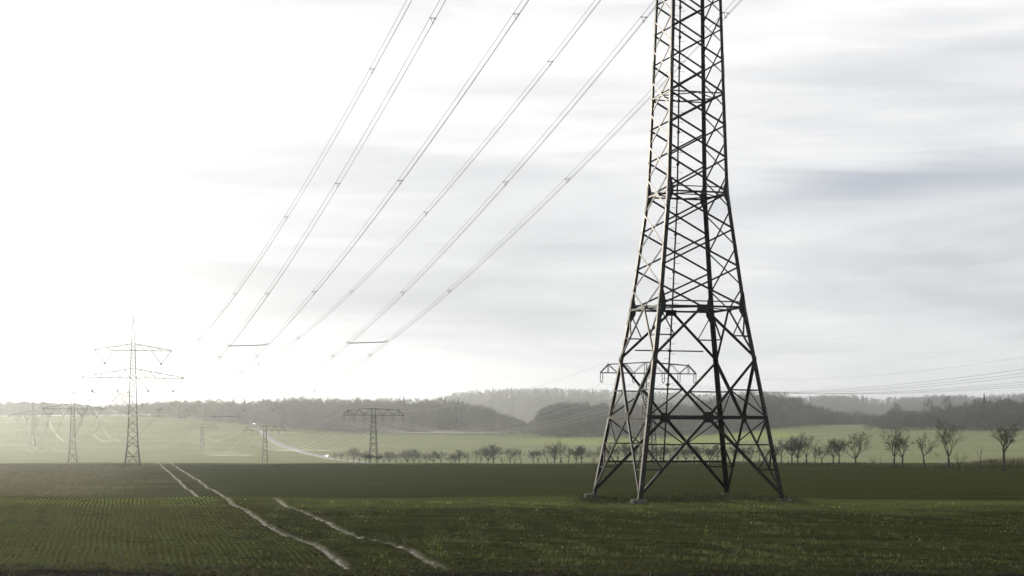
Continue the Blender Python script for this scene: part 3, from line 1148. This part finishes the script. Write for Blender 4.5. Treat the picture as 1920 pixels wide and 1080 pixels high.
    tag(o, 'huge dark lattice pylon filling the right of the field, cut off above', 'pylon', 'pylons of the twin-arm line')
    return m


BIG = big_pylon()


def local_to_world(o, p):
    c, s = math.cos(o.rotation_euler.z), math.sin(o.rotation_euler.z)
    return Vector((o.location.x + c * p[0] - s * p[1], o.location.y + s * p[0] + c * p[1], o.location.z + p[2]))


# ------------------------------------------------------------------ twin-arm pylons further along the line
def far_pylon(loc, rz, label, detail=True, kw=1.0):
    lev = [(0, 2.25), (7.1, 1.45), (13, 1.20), (24.6, 0.86), (32, 0.60), (34.5, 0.52), (41.2, 0.04)]
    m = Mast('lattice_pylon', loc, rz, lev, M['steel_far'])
    o = m.o
    m.legs([w_ * kw for w_ in (0.17, 0.15, 0.13, 0.12, 0.10, 0.08)])
    m.base(3.3, 5.3, 7.1, 0.10 * kw, 0.05 * kw, detail)
    for f in range(4):
        m.bar('tie_beam', f, m.c(*FACES[f][0], 3.3), m.c(*FACES[f][1], 3.3), 0.14)
    m.ring(7.1, 0.12)
    m.ring(24.6, 0.10)
    m.ring(27.1, 0.08)
    m.ring(32.0, 0.08)
    m.ring(33.8, 0.08)
    z = 7.1
    while z < 33.5:
        z1 = min(z + max(1.15 * m.a(z) * 1.35, 0.9), 34.5)
        for f in range(4):
            m.xpanel(f, z, z1, 0.07 * kw)
        z = z1
    m.arm(24.6, 2.5, 13.6, 0.15 * kw, 0.25, 5 if detail else 3)
    m.arm(32.0, 1.8, 10.3, 0.14 * kw, 0.25, 4 if detail else 3)
    for zc, xs in ((24.6, (-10.75, -4.1, 4.1, 10.75)), (32.0, (-7.5, 7.5))):
        for x in xs:
            for s in (-1, 1):
                insulator('insulator_string', (x + s * 2.7, 0, zc - 0.05), (x + s * 0.12, 0, zc - 3.3), 0.09 * kw, o)
            V, F = box_mesh((x, 0, zc - 3.55), 0.5, 0.3, 0.5)
            mesh_obj('yoke_plate', V, F, M['steel_far'], o)
    tag(o, label, 'pylon', 'pylons of the twin-arm line')
    return m


def base_at(px, py_base, Y):
    p = at(px, py_base, Y)
    return (p.x, Y, p.z)


P2b = base_at(248.5, 879, 510)
LTH = math.atan(0.28)
T2 = far_pylon(P2b, R(14.5), 'slim pylon with two pairs of arms standing on the field edge at left', True, 1.05)
p3 = at(136, 868, 859)
T3 = far_pylon((p3.x, 859, p3.z), R(15.5), 'paler twin-arm pylon just left of the slim pylon, further off', False, 1.8)
p4 = at(62, 845, 1290)
T4 = far_pylon((p4.x, 1290, p4.z), R(16), 'very faint twin-arm pylon in the glare near the left edge', False, 2.2)
p5 = at(36, 840, 1700)
T5 = far_pylon((p5.x, 1700, p5.z), R(16), 'faintest twin-arm pylon, hindmost at the left edge of the glare', False, 2.4)

# ------------------------------------------------------------------ conductor bundles of the big line
LAT = (-9.8, -7.6, -4.1, 4.7, 7.0, 10.35)
LATB = (-10.75, -7.5, -4.1, 4.1, 7.5, 10.75)
UP = (False, True, False, False, True, False)
ORDER = ['outermost left', 'upper left', 'inner left', 'inner right', 'upper right', 'outermost right']


def bundle(A, B, lat, upper, zA, zB, latB, k, label, spacers, squeeze=True, r=0.0165, sub=True):
    """three wires hung as one phase between masts A and B (Mast objects)"""
    pA = local_to_world(A.o, (lat, 0, zA))
    pB = local_to_world(B.o, (latB, 0, zB))
    axis = (pB - pA)
    hor = Vector((axis.x, axis.y, 0)).normalized()
    side = Vector((hor.y, -hor.x, 0))
    if side.x < 0:
        side = -side
    Y0, Y1 = pA.y, pB.y
    shift = 0.0
    if squeeze and not upper:          # spacer rods pull the two lower phases of a side together
        shift = (-1 if abs(lat) > 7 else 1) * (1 if lat > 0 else -1) * 0.68

    def pt(t):
        y = Y0 + (Y1 - Y0) * t
        p = pA.lerp(pB, t)
        p.z -= k * (y - Y0) * (Y1 - y)
        sq = min(t / 0.32, 1.0, (1 - t) / 0.34)
        return p + side * (shift * sq)

    o = empty('conductor_bundle', pA)
    offs = [side * -0.2, side * 0.2, Vector((0, 0, -0.34))] if sub else [Vector((0, 0, 0))]
    n = 44
    for off in offs:
        pts = [pt(i / n) + off - pA for i in range(n + 1)]
        V, F = tube_mesh(pts, r, 4)
        mesh_obj('conductor', V, F, M['wire'], o)
    for Y in spacers:
        t = (Y - Y0) / (Y1 - Y0)
        c = pt(t) - pA
        V, F = [], []
        tri = [c + offs[0], c + offs[1], c + offs[2]]
        segs = [(tri[0], tri[1], 0.022), (tri[0] + side * 0.07, tri[2] - side * 0.03, 0.016), (tri[1] - side * 0.07, tri[2] + side * 0.03, 0.016)]
        segs += [(p - side * 0.05, p + side * 0.05, 0.04) for p in tri]
        for a, b, rad in segs:
            v, f = tube_mesh([a, b], rad, 5)
            F += [tuple(i + len(V) for i in g) for g in f]
            V += v
        mesh_obj('spacer', V, F, M['steel'], o)
    tag(o, label, 'power line', 'conductor bundles of the twin-arm line')
    return pt, Y0, Y1


SP = [130, 165, 206, 247.5, 289, 331, 373, 415, 457]
curves = []
for i, lat in enumerate(LAT):
    lb = LATB[i]
    zA = 45.8 if UP[i] else 37.2
    zB = 28.3 if UP[i] else 20.9
    sp = [s + (1.5 if i % 2 else 0) for s in SP] if not UP[i] else [161] + SP[2:]
    curves.append(bundle(BIG, T2, lat, UP[i], zA, zB, lb, 4.3e-4, ORDER[i] + ' bundle of wires sweeping from the slim pylon up past the big pylon', sp))
for j, (A, B, nm) in enumerate(((T2, T3, 'slim pylon and the paler pylon behind it'), (T3, T4, 'two palest pylons at far left'), (T4, T5, 'hindmost pylons at the left edge'))):
    for i, lat in enumerate(LAT):
        lb = LATB[i]
        z = 28.3 if UP[i] else 20.9
        bundle(A, B, lb, UP[i], z, z, lb, 4.0e-4, ORDER[i] + ' bundle of wires between the ' + nm,
               [A.o.location.y + (B.o.location.y - A.o.location.y) * f for f in (0.2, 0.35, 0.5, 0.65, 0.8)] if j == 0 else [], True, 0.024)


def rod(ia, ib, Y, label):
    pa, y0, y1 = curves[ia]
    pb, z0, z1 = curves[ib]
    a, b = pa((Y - y0) / (y1 - y0)), pb((Y - z0) / (z1 - z0))
    o = empty('interphase_rod', a)
    d = b - a
    tube('rod', [d * 0.02, d * 0.98], 0.06, M['porcelain'], o, 6)
    for e in (Vector((0, 0, 0)), d):
        for s in (-0.22, 0.22):
            tube('clamp', [e, e + Vector((s, 0, 0.2))], 0.03, M['steel'], o, 5)
    tag(o, label, 'spacer rod', 'rods holding neighbouring wire bundles apart')


rod(0, 2, 239, 'horizontal spacer rod between the two lower left wire bundles, high in the sky')
rod(3, 5, 239, 'horizontal spacer rod between the two lower right wire bundles, high in the sky')
rod(0, 2, 378, 'low spacer rod between the lower left bundles, right beside the slim pylon')
rod(3, 5, 378, 'low spacer rod between the lower right bundles, against the hazy wood')


# ------------------------------------------------------------------ T-shaped pylons of the small line
def t_pylon_parts(o, H=20.0, half=10.0):
    lev = [(0, 1.45), (H - 2.2, 0.68), (H, 0.66)]
    m = Mast.__new__(Mast)
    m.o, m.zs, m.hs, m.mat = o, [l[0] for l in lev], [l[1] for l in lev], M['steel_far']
    m.legs([0.17, 0.16])
    z = 0.3
    while z < H - 2.3:
        z1 = min(z + 1.5 * m.a(z) + 0.35, H - 2.2)
        for f in range(4):
            m.xpanel(f, z, z1, 0.085)
        z = z1
    for z in (8.5, H - 2.2, H):
        m.ring(z, 0.10)
    zb, zt = H - 2.2, H
    xs = [0, 3.2, 6.3, 8.4, 10.0]
    for sd in (-1, 1):
        for sv in (-1, 1):
            n = Vector((0, sv, 0))
            y0 = lambda x: sv * (0.66 - 0.36 * x / half)
            top = lambda x: zt - 0.55 * x / 8.4
            B_ = lambda x: Vector((sd * x, y0(x), zb))
            T_ = lambda x: Vector((sd * x, y0(x), top(x)))
            angle_bar('arm_chord', B_(0), B_(half), 0.19, n, m.mat, o)
            angle_bar('arm_chord', T_(0), T_(8.4), 0.19, n, m.mat, o)
            angle_bar('arm_chord', T_(8.4), B_(half), 0.17, n, m.mat, o)
            for p, q in ((T_(0.7), B_(3.2)), (B_(3.2), T_(4.8)), (T_(4.8), B_(6.4)), (B_(6.4), T_(8.4))):
                angle_bar('arm_brace', p, q, 0.10, n, m.mat, o)
            angle_bar('arm_brace', B_(8.4), T_(8.4), 0.10, n, m.mat, o)
        for x in (3.2, 6.4, 8.4, 10.0):
            yy = 0.66 - 0.36 * x / half
            angle_bar('arm_brace', (sd * x, -yy, zb), (sd * x, yy, zb), 0.07, (0, 0, -1), m.mat, o)
        tube('earth_wire_peak', [(sd * 8.4, 0, zt - 0.55), (sd * 8.4, 0, zt - 0.1)], 0.05, m.mat, o, 5)
        for x in (3.1, 6.4, 9.75):
            for s in (-0.24, 0.24):
                insulator('insulator_string', (sd * x + s, 0, zb - 0.05), (sd * x + s, 0, zb - 1.65), 0.11, o, 10)
            V, F = box_mesh((sd * x, 0, zb - 1.72), 0.6, 0.10, 0.10)
            mesh_obj('yoke_plate', V, F, M['steel_far'], o)
            V, F = box_mesh((sd * x, 0, zb - 1.9), 0.12, 0.3, 0.2)
            mesh_obj('wire_clamp', V, F, M['steel_far'], o)


TL = [  # px of the shaft, py of the bottom chord, Y, label
    (1216, 700, 373, 'T-shaped lattice pylon seen through the legs of the big pylon'),
    (700.5, 778.5, 610, 'dark T-shaped pylon beside the bare road, in front of the left wood'),
    (497, 807, 887, 'hazy T-shaped pylon standing before the road in the valley'),
    (379, 801.5, 1230, 'faint thin T-shaped pylon right of the slim twin-arm pylon'),
    (297, 799, 1560, 'barely visible T-shaped pylon close to the slim twin-arm pylon')]
proto = None
TLOC = []
for px, py, Y, lab in TL:
    p = at(px, py, Y)
    loc = (p.x, Y, p.z - 17.8)
    rz = math.atan(0.27)
    if proto is None:
        proto = empty('t_pylon', loc, rz)
        t_pylon_parts(proto)
        o = proto
    else:
        o = copy_tree(proto)
        o.location = loc
        o.rotation_euler = (0, 0, rz)
    tag(o, lab, 'pylon', 'T-shaped pylons of the small line')
    TLOC.append(o)

# next support outside the picture on the right: only the wires that lead to it are seen
RIGHT_END = empty('t_pylon', (TLOC[0].location.x + 74, TLOC[0].location.y - 262, 0), math.atan(0.27))
NXT = (RIGHT_END.location.x, RIGHT_END.location.y, TLOC[0].location.z + 9.2)
bpy.data.objects.remove(RIGHT_END)


def lw(loc, rz, p):
    c, s = math.cos(rz), math.sin(rz)
    return Vector((loc[0] + c * p[0] - s * p[1], loc[1] + s * p[0] + c * p[1], loc[2] + p[2]))


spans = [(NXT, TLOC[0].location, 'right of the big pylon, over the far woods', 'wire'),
         (TLOC[0].location, TLOC[1].location, 'between the nearest two T-shaped pylons', 'wire_glint'),
         (TLOC[1].location, TLOC[2].location, 'between the dark T-pylon and the hazy one', 'wire_glint'),
         (TLOC[2].location, TLOC[3].location, 'between the hazy T-pylon and the faint one', 'wire_glint'),
         (TLOC[3].location, TLOC[4].location, 'between the two faintest T-pylons', 'wire_glint')]
rz = math.atan(0.27)
for (A, B, where, mt) in spans:
    for i, x in enumerate((-9.75, -6.4, -3.1, 3.1, 6.4, 9.75)):
        a, b = lw(A, rz, (x, 0, 15.7)), lw(B, rz, (x, 0, 15.7))
        Lh = (b - a).length
        sag = 7.2 * (Lh / 265) ** 2 if mt == 'wire_glint' else 7.0
        pts = []
        for k in range(31):
            t = k / 30
            p = a.lerp(b, t)
            p.z -= 4 * sag * t * (1 - t)
            pts.append(p - a)
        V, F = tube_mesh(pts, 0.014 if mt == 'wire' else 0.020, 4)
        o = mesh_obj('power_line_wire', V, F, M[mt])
        o.location = a
        tag(o, nth(i + 1) + ' of six wires from the left, ' + where, 'wire', 'wires of the small line')
    a, b = lw(A, rz, (-8.4, 0, 19.9)), lw(B, rz, (-8.4, 0, 19.9))
    sag = 4.8 * ((b - a).length / 265) ** 2 if mt == 'wire_glint' else 9.6
    pts = []
    for k in range(31):
        t = k / 30
        p = a.lerp(b, t)
        p.z -= 4 * sag * t * (1 - t)
        pts.append(p - a)
    V, F = tube_mesh(pts, 0.008 if mt == 'wire' else 0.02, 4)
    o = mesh_obj('earth_wire', V, F, M[mt])
    o.location = a
    tag(o, 'single highest earth wire ' + where, 'wire', 'earth wires of the small line')


# ------------------------------------------------------------------ road with cars in the valley
def avenue_x(Y):
    return 143.8 - 0.233 * Y


def build_road():
    ys = np.arange(870, 1640, 8.0)
    cx = avenue_x(ys) + 4.0 + 0.0 * ys
    bend = ss(ys, 1380, 1620)
    cx = cx + 8.0 * bend
    V, F = [], []
    for i, y in enumerate(ys):
        for j, off in enumerate((-3.6, -3.0, 3.0, 3.6)):
            x = cx[i] + off
            z = ground_z(x, y) + (0.25 if j in (1, 2) else -0.3)
            V.append((x, y, z))
        if i:
            k = i * 4
            F += [(k - 4 + j, k - 3 + j, k + 1 + j, k + j) for j in range(3)]
    o = mesh_obj('road', V, F, M['asphalt'], smooth=True)
    tag(o, 'narrow wet road climbing out of the valley to the left wood', 'road', kind='structure')
    return ys, cx


RYS, RCX = build_road()


def car(px, label, lit):
    rho = (px - 960) / FPX
    Y = float(RYS[np.argmin(np.abs(RCX / RYS - rho))])
    x = float(np.interp(Y, RYS, RCX))
    z = ground_z(x, Y) + 0.27
    o = empty('car', (x + 1.4, Y, z), math.atan(0.233))
    prof = [(-2.1, 0.35), (-2.15, 0.75), (-1.5, 0.92), (-0.9, 1.42), (0.9, 1.46), (1.9, 1.0), (2.15, 0.9), (2.15, 0.35)]
    n = len(prof)
    V = [(-0.85 if z_ < 1.2 else -0.7, y_, z_) for y_, z_ in prof] + [(0.85 if z_ < 1.2 else 0.7, y_, z_) for y_, z_ in prof]
    F = [tuple(range(n)), tuple(range(2 * n - 1, n - 1, -1))] + [(i, i + n, (i + 1) % n + n, (i + 1) % n) for i in range(n)]
    mesh_obj('body', V, F, M['carwhite'], o)
    mesh_obj('windscreen', [(-.66, -1.46, .98), (.66, -1.46, .98), (.62, -0.95, 1.40), (-.62, -0.95, 1.40)], [(0, 1, 2, 3)], M['carglass'], o)
    for s in (-1, 1):
        mesh_obj('side_window', [(s * .86, -1.1, .98), (s * .86, 1.4, .98), (s * .74, 0.85, 1.38), (s * .74, -0.8, 1.38)], [(0, 1, 2, 3)], M['carglass'], o)
        for yy in (-1.35, 1.35):
            tube('wheel', [(s * 0.70, yy, 0.32), (s * 0.90, yy, 0.32)], 0.32, M['tyre'], o, 12)
        V, F = box_mesh((s * 0.6, -2.16, 0.68), 0.36, 0.06, 0.18)
        mesh_obj('headlight', V, F, M['headlight'] if lit else M['carglass'], o)
    tag(o, label, 'car', 'cars on the valley road')


car(607, 'white car on the pale valley road beside the bare trees', True)
car(466, 'white car with lit headlights at the top of the valley road', True)
for k, px in enumerate((552, 567, 577, 586, 596, 618, 632, 648)):
    rho = (px - 960) / FPX
    Y = float(RYS[np.argmin(np.abs((RCX - 4.5) / RYS - rho))])
    x = float(np.interp(Y, RYS, RCX)) - 4.6
    o = empty('marker_post', (x, Y, ground_z(x, Y) - 0.1))
    tube('post', [(0, 0, 0), (0, 0, 1.25)], 0.09, M['bark'], o, 6)
    tube('cap', [(0, 0, 1.25), (0, 0, 1.5)], 0.10, M['post'], o, 6)
    tag(o, nth(k + 1) + ' roadside post from the left along the pale valley road', 'post', 'posts along the valley road')


# ------------------------------------------------------------------ bare trees along the avenue
def grow_tree(seed, H, spread, fork, limbs, droop, dens):
    r = random.Random(seed)
    trunk, twigs = ([], []), ([], [])

    def seg(dst, p, q, r0, r1, n):
        V, F = tube_mesh([p, q], r0, n, r1)
        F = F[:-2]
        k = len(dst[0])
        dst[0].extend(V)
        dst[1].extend([tuple(i + k for i in f) for f in F])

    def sliver(p, q, w):
        d = (q - p)
        s = d.cross(Vector((r.gauss(0, 1), r.gauss(0, 1), r.gauss(0, 1))))
        if s.length < 1e-4:
            return
        s = s.normalized() * w
        k = len(twigs[0])
        twigs[0].extend([p - s, p + s, q])
        twigs[1].append((k, k + 1, k + 2))

    def branch(p, d, ln, rad, lvl):
        n = 4 if lvl < 2 else 3
        for i in range(n):
            d = (d + Vector((r.gauss(0, .16), r.gauss(0, .16), r.gauss(0, .10) + (0.10 if lvl < 2 else 0.03) - droop * lvl * 0.03))).normalized()
            q = p + d * ln / n
            r1 = rad * (0.80 if lvl < 2 else 0.7)
            if lvl < 3:
                seg(trunk if lvl < 2 else twigs, p, q, rad, r1, 5 if lvl < 2 else 3)
            else:
                sliver(p, q, max(rad, 0.022))
            if lvl < 4:
                kids = (2 if lvl == 0 else dens if lvl < 2 else dens + 1)
                if i > 0 or lvl > 1:
                    for _ in range(kids):
                        ax = Vector((r.gauss(0, 1), r.gauss(0, 1), r.gauss(0, 0.5)))
                        nd = (d * 0.75 + ax.normalized() * 0.75 + Vector((0, 0, 0.12))).normalized()
                        branch(q, nd, ln * r.uniform(0.36, 0.62), r1 * 0.55, lvl + 1)
            p, rad = q, r1

    p = Vector((0, 0, -0.4))
    rad = 0.028 * H * (0.55 + 0.45 * min(spread / 4, 1))
    d = Vector((r.gauss(0, .05), r.gauss(0, .05), 1)).normalized()
    for i in range(3):
        q = p + d * (fork + 0.4) / 3
        seg(trunk, p, q, rad, rad * 0.93, 6)
        d = (d + Vector((r.gauss(0, .06), r.gauss(0, .06), 0))).normalized()
        p, rad = q, rad * 0.93
    for k in range(limbs):
        a = 6.283 * k / limbs + r.uniform(-.4, .4)
        el = r.uniform(0.5, 1.2) if k else 1.45
        nd = Vector((math.cos(a) * math.cos(el), math.sin(a) * math.cos(el), math.sin(el)))
        branch(p, nd, (H - fork) * r.uniform(0.6, 0.8) * (1.12 if k == 0 else 1), rad * 0.62, 0)
    # bring the crown to the wanted height and width
    A = np.array(trunk[0] + twigs[0], float)
    hi = np.percentile(A[:, 2], 99.5)
    sz = (H - fork) / max(hi - fork, 0.1)
    wx = np.percentile(np.hypot(A[:, 0], A[:, 1]), 96)
    sx = (spread / 2) / max(wx, 0.1)
    f = np.clip((A[:, 2] - fork * 0.6) / (fork * 0.4 + 0.01), 0, 1)
    A[:, 0] *= 1 + (sx - 1) * f
    A[:, 1] *= 1 + (sx - 1) * f
    A[:, 2] = np.where(A[:, 2] > fork, fork + (A[:, 2] - fork) * sz, A[:, 2])
    nt = len(trunk[0])
    return (A[:nt], trunk[1]), (A[nt:], twigs[1])


def poly_mesh(name, V, F, mat):
    me = bpy.data.meshes.new(name)
    me.from_pydata(V.tolist(), [], F)
    me.materials.append(mat)
    return me


TP = {}
for key, args in {
    'vase': (1, 8.0, 7.0, 2.9, 5, 0.0, 1), 'tall': (2, 9.0, 6.4, 2.3, 6, 0.0, 1), 'round': (3, 6.5, 7.0, 1.7, 6, 0.5, 1),
    'broad': (4, 7.0, 9.0, 1.3, 6, 0.8, 1), 'mid': (5, 6.5, 5.0, 2.2, 5, 0.1, 1), 'spire': (6, 9.5, 4.0, 2.6, 4, 0.0, 1),
    'dense': (7, 6.8, 6.5, 1.9, 10, 0.4, 1), 'sapling': (8, 4.6, 2.0, 1.9, 3, 0.0, 0), 'shrub': (9, 3.2, 3.4, 0.8, 5, 0.2, 0),
    'dense2': (17, 6.8, 6.2, 1.6, 10, 0.3, 1), 'mid2': (23, 6.5, 5.6, 1.9, 6, 0.2, 1)}.items():
    (tv, tf), (cv, cf) = grow_tree(*args)
    TP[key] = (poly_mesh('trunk', tv, tf, M['bark']), poly_mesh('crown', cv, cf, M['twig']), args[1])

KIND = {'vase': 'vase-shaped', 'tall': 'tall upright', 'round': 'round-headed', 'broad': 'broad spreading', 'mid': 'medium-sized',
        'spire': 'slender tall', 'dense': 'densely twigged', 'sapling': 'thin young', 'shrub': 'low bushy', 'dense2': 'bushy-crowned', 'mid2': 'loose-crowned'}
TREES = [  # px of the trunk, py of the top, kind
    (1885, 795, 'vase'), (1836, 829, 'sapling'), (1799, 842, 'shrub'), (1781, 788, 'tall'), (1734, 812, 'mid'), (1692, 809, 'round'),
    (1675, 802, 'tall'), (1650, 850, 'sapling'), (1637, 853, 'shrub'), (1605, 810, 'broad'), (1574, 822, 'mid2'), (1563, 823, 'dense'),
    (1542, 831, 'round'), (1529, 838, 'mid'), (1513, 811, 'tall'), (1497, 820, 'dense2'), (1485, 818, 'dense'), (1465, 830, 'mid2'),
    (1452, 838, 'dense2'), (1438, 836, 'round'), (1424, 826, 'spire'), (1408, 836, 'dense'), (1394, 838, 'mid2'), (1379, 834, 'dense2'),
    (1362, 840, 'round'), (1346, 833, 'dense'), (1331, 837, 'dense2'), (1317, 832, 'mid'), (1302, 836, 'dense'), (1287, 834, 'dense2'),
    (1271, 838, 'dense'), (1256, 833, 'mid2'), (1240, 836, 'dense2'), (1224, 838, 'dense'), (1207, 835, 'round'), (1190, 838, 'dense2'),
    (1174, 834, 'dense'), (1158, 838, 'mid2'), (1143, 836, 'dense'), (1130, 841, 'mid'), (1113, 846, 'round'), (1091, 838, 'dense'),
    (1081, 840, 'dense2'), (1066, 842, 'mid'), (1052, 821, 'spire'), (1040, 833, 'dense2'), (1028, 843, 'mid'), (1008, 845, 'mid2'),
    (1001, 844, 'round'), (977, 839, 'spire'), (966, 845, 'mid'), (957, 842, 'vase'), (943, 853, 'shrub'), (926, 836, 'dense'),
    (915, 838, 'dense2'), (903, 845, 'mid2'), (893, 843, 'spire'), (877, 850, 'mid'), (862, 846, 'dense'), (853, 852, 'dense2'),
    (846, 855, 'round'), (826, 849, 'mid2'), (813, 848, 'dense'), (801, 850, 'mid'), (788, 848, 'round'), (776, 845, 'dense'), (765, 845, 'dense2'),
    (754, 849, 'mid'), (743, 850, 'round'), (731, 848, 'dense2'), (719, 850, 'mid2'), (686, 848, 'dense'), (675, 851, 'mid2'), (663, 842, 'dense2'),
    (651, 848, 'mid'), (639, 850, 'round'), (628, 852, 'dense')]
rt = random.Random(77)
for k, (px, py, kind) in enumerate(TREES):
    rho = (px - 960) / FPX
    Y = 143.8 / (rho + 0.233) + rt.uniform(-4, 4)
    x = rho * Y
    z = ground_z(x, Y)
    top = at(px, py - (3 if Y > 480 else 0), Y)
    h = max(top.z - z, 2.0)
    me_t, me_c, H = TP[kind]
    o = empty('bare_tree', (x, Y, z), rt.uniform(0, 6.283))
    s = h / H
    sw = s * (1.0 if Y < 420 else 1.22)
    o.scale = (sw, sw, s)
    for nm, me in (('trunk', me_t), ('crown', me_c)):
        c = bpy.data.objects.new(nm, me)
        C.objects.link(c)
        c.parent = o
    side = 'right end' if k < 40 else 'left end'
    num = k + 1 if k < 40 else len(TREES) - k
    tag(o, KIND[kind] + ' bare tree, ' + nth(num) + ' from the ' + side + ' of the roadside row', 'tree', 'bare trees along the road')


# ------------------------------------------------------------------ bushes, dry bank
def bush(px, Y, w, h, label, mat='twig', seed=1, n=500, dz=0.0):
    r = np.random.default_rng(seed)
    p = at(px, 870, Y)
    z = ground_z(p.x, Y) + dz
    o = empty('bush', (p.x, Y, z))
    a = r.uniform(0, 6.283, n)
    rad = w / 2 * np.sqrt(r.random(n))
    base = np.stack([np.cos(a) * rad * 0.35, np.sin(a) * rad * 0.35, r.random(n) * h * 0.35], -1)
    tip = np.stack([np.cos(a) * rad, np.sin(a) * rad, h * (0.45 + 0.55 * r.random(n)) * (1 - 0.35 * (rad / (w / 2)) ** 2)], -1)
    s = r.normal(0, 1, (n, 3))
    s = s / np.linalg.norm(s, axis=1)[:, None] * 0.05
    V = np.stack([base - s, base + s, tip], 1).reshape(-1, 3)
    np_mesh('twigs', V, np.arange(3 * n).reshape(-1, 3), M[mat], o)
    for k in range(4):
        tube('stem', [(0, 0, -0.4), (0.3 * math.cos(k * 1.6), 0.3 * math.sin(k * 1.6), h * 0.5)], 0.04, M['bark'], o, 5, 0.02)
    tag(o, label, 'bush', 'bushes on the field edge')


bush(692, 604, 4.4, 2.0, 'low dark bush at the left foot of the dark T-pylon', seed=1, dz=2.0)
bush(710, 606, 3.6, 1.5, 'low dark bush at the right foot of the dark T-pylon', seed=2, dz=2.0)


def dry_bank():
    r = np.random.default_rng(8)
    n = 9000
    x = r.uniform(62, 112, n)
    y = 352 - 0.86 * (x - 66) + r.normal(0, 3.2, n)
    amt = ss(x, 62, 84) * 0.85 + 0.12
    k = r.random(n) < amt * np.clip(0.6 + 0.5 * waves(x, y, 5, 3), 0, 1)
    x, y = x[k], y[k]
    n = len(x)
    hump = 0.9 * ss(x, 76, 90)
    z = terrain(x, y)
    h = r.uniform(0.3, 0.8, n) + hump
    a = r.uniform(0, 6.283, n)
    w = 0.05
    b = np.stack([x, y, z - 0.05], -1)
    sd = np.stack([-np.sin(a) * w, np.cos(a) * w, np.zeros(n)], -1)
    tp = b + np.stack([np.cos(a) * h * 0.4, np.sin(a) * h * 0.4, h], -1)
    V = np.stack([b - sd, b + sd, tp], 1).reshape(-1, 3)
    o = np_mesh('dry_grass', V, np.arange(3 * n).reshape(-1, 3), M['drygrass'])
    tag(o, 'tufts of dry yellowish grass on the bank under the right-hand trees', 'grass', kind='stuff')


dry_bank()


def verge():
    r = np.random.default_rng(15)
    # ragged crop and grass along the brow of the field
    n = 16000
    x = r.uniform(-150, 105, n)
    q = 418 + r.normal(0, 12, n)
    y = q - 0.9 * x
    k = r.random(n) < np.clip(0.55 + 0.5 * waves(x, y, 9, 4), 0.05, 1)
    x, y = x[k], y[k]
    n = len(x)
    P = np.column_stack([x, y, terrain(x, y) - 0.03])
    t = np.stack([r.uniform(0.03, 0.06, n), r.uniform(0.034, 0.062, n), r.uniform(0.012, 0.024, n)], -1)
    blades(r, P, r.uniform(0.10, 0.30, n) * (1 + 0.5 * np.clip(waves(x, y, 4, 9), 0, 2)), np.full(n, 0.08), t, 2, 'brow_grass',
           'ragged short grass along the far brow of the dark field', 'grass')
    # long grass and bramble under the avenue
    n = 15000
    y = r.uniform(300, 960, n)
    x = 143.8 - 0.233 * y + r.normal(0, 2.2, n)
    k = r.random(n) < np.clip(0.4 + 0.6 * waves(x, y, 11, 2), 0.03, 1)
    x, y = x[k], y[k]
    n = len(x)
    P = np.column_stack([x, y, terrain(x, y) - 0.05])
    t = np.stack([r.uniform(0.05, 0.11, n), r.uniform(0.05, 0.10, n), r.uniform(0.025, 0.05, n)], -1)
    blades(r, P, r.uniform(0.3, 0.9, n), np.full(n, 0.10), t, 2, 'verge_grass',
           'long dull grass and bramble at the foot of the roadside trees', 'grass')


verge()


# ------------------------------------------------------------------ haze
def haze():
    V, F = box_mesh((0, 3200, 27.0), 12400, 7400, 0)
    lo, hi = -24.0, 104.0
    V = [(x, y, hi if i > 3 else lo) for i, (x, y, z) in enumerate(V)]
    m, N, L, B = new_mat('winter_haze')
    N.remove(B)
    pv = N.new('ShaderNodeVolumePrincipled')
    pv.inputs['Color'].default_value = (0.91, 0.955, 1.0, 1)
    pv.inputs['Density'].default_value = 1.22e-4
    pv.inputs['Anisotropy'].default_value = 0.85
    L.new(pv.outputs[0], N['Material Output'].inputs['Volume'])
    o = mesh_obj('haze', V, F, m)
    tag(o, 'pale winter haze lying over the whole valley', 'haze', kind='stuff')


haze()
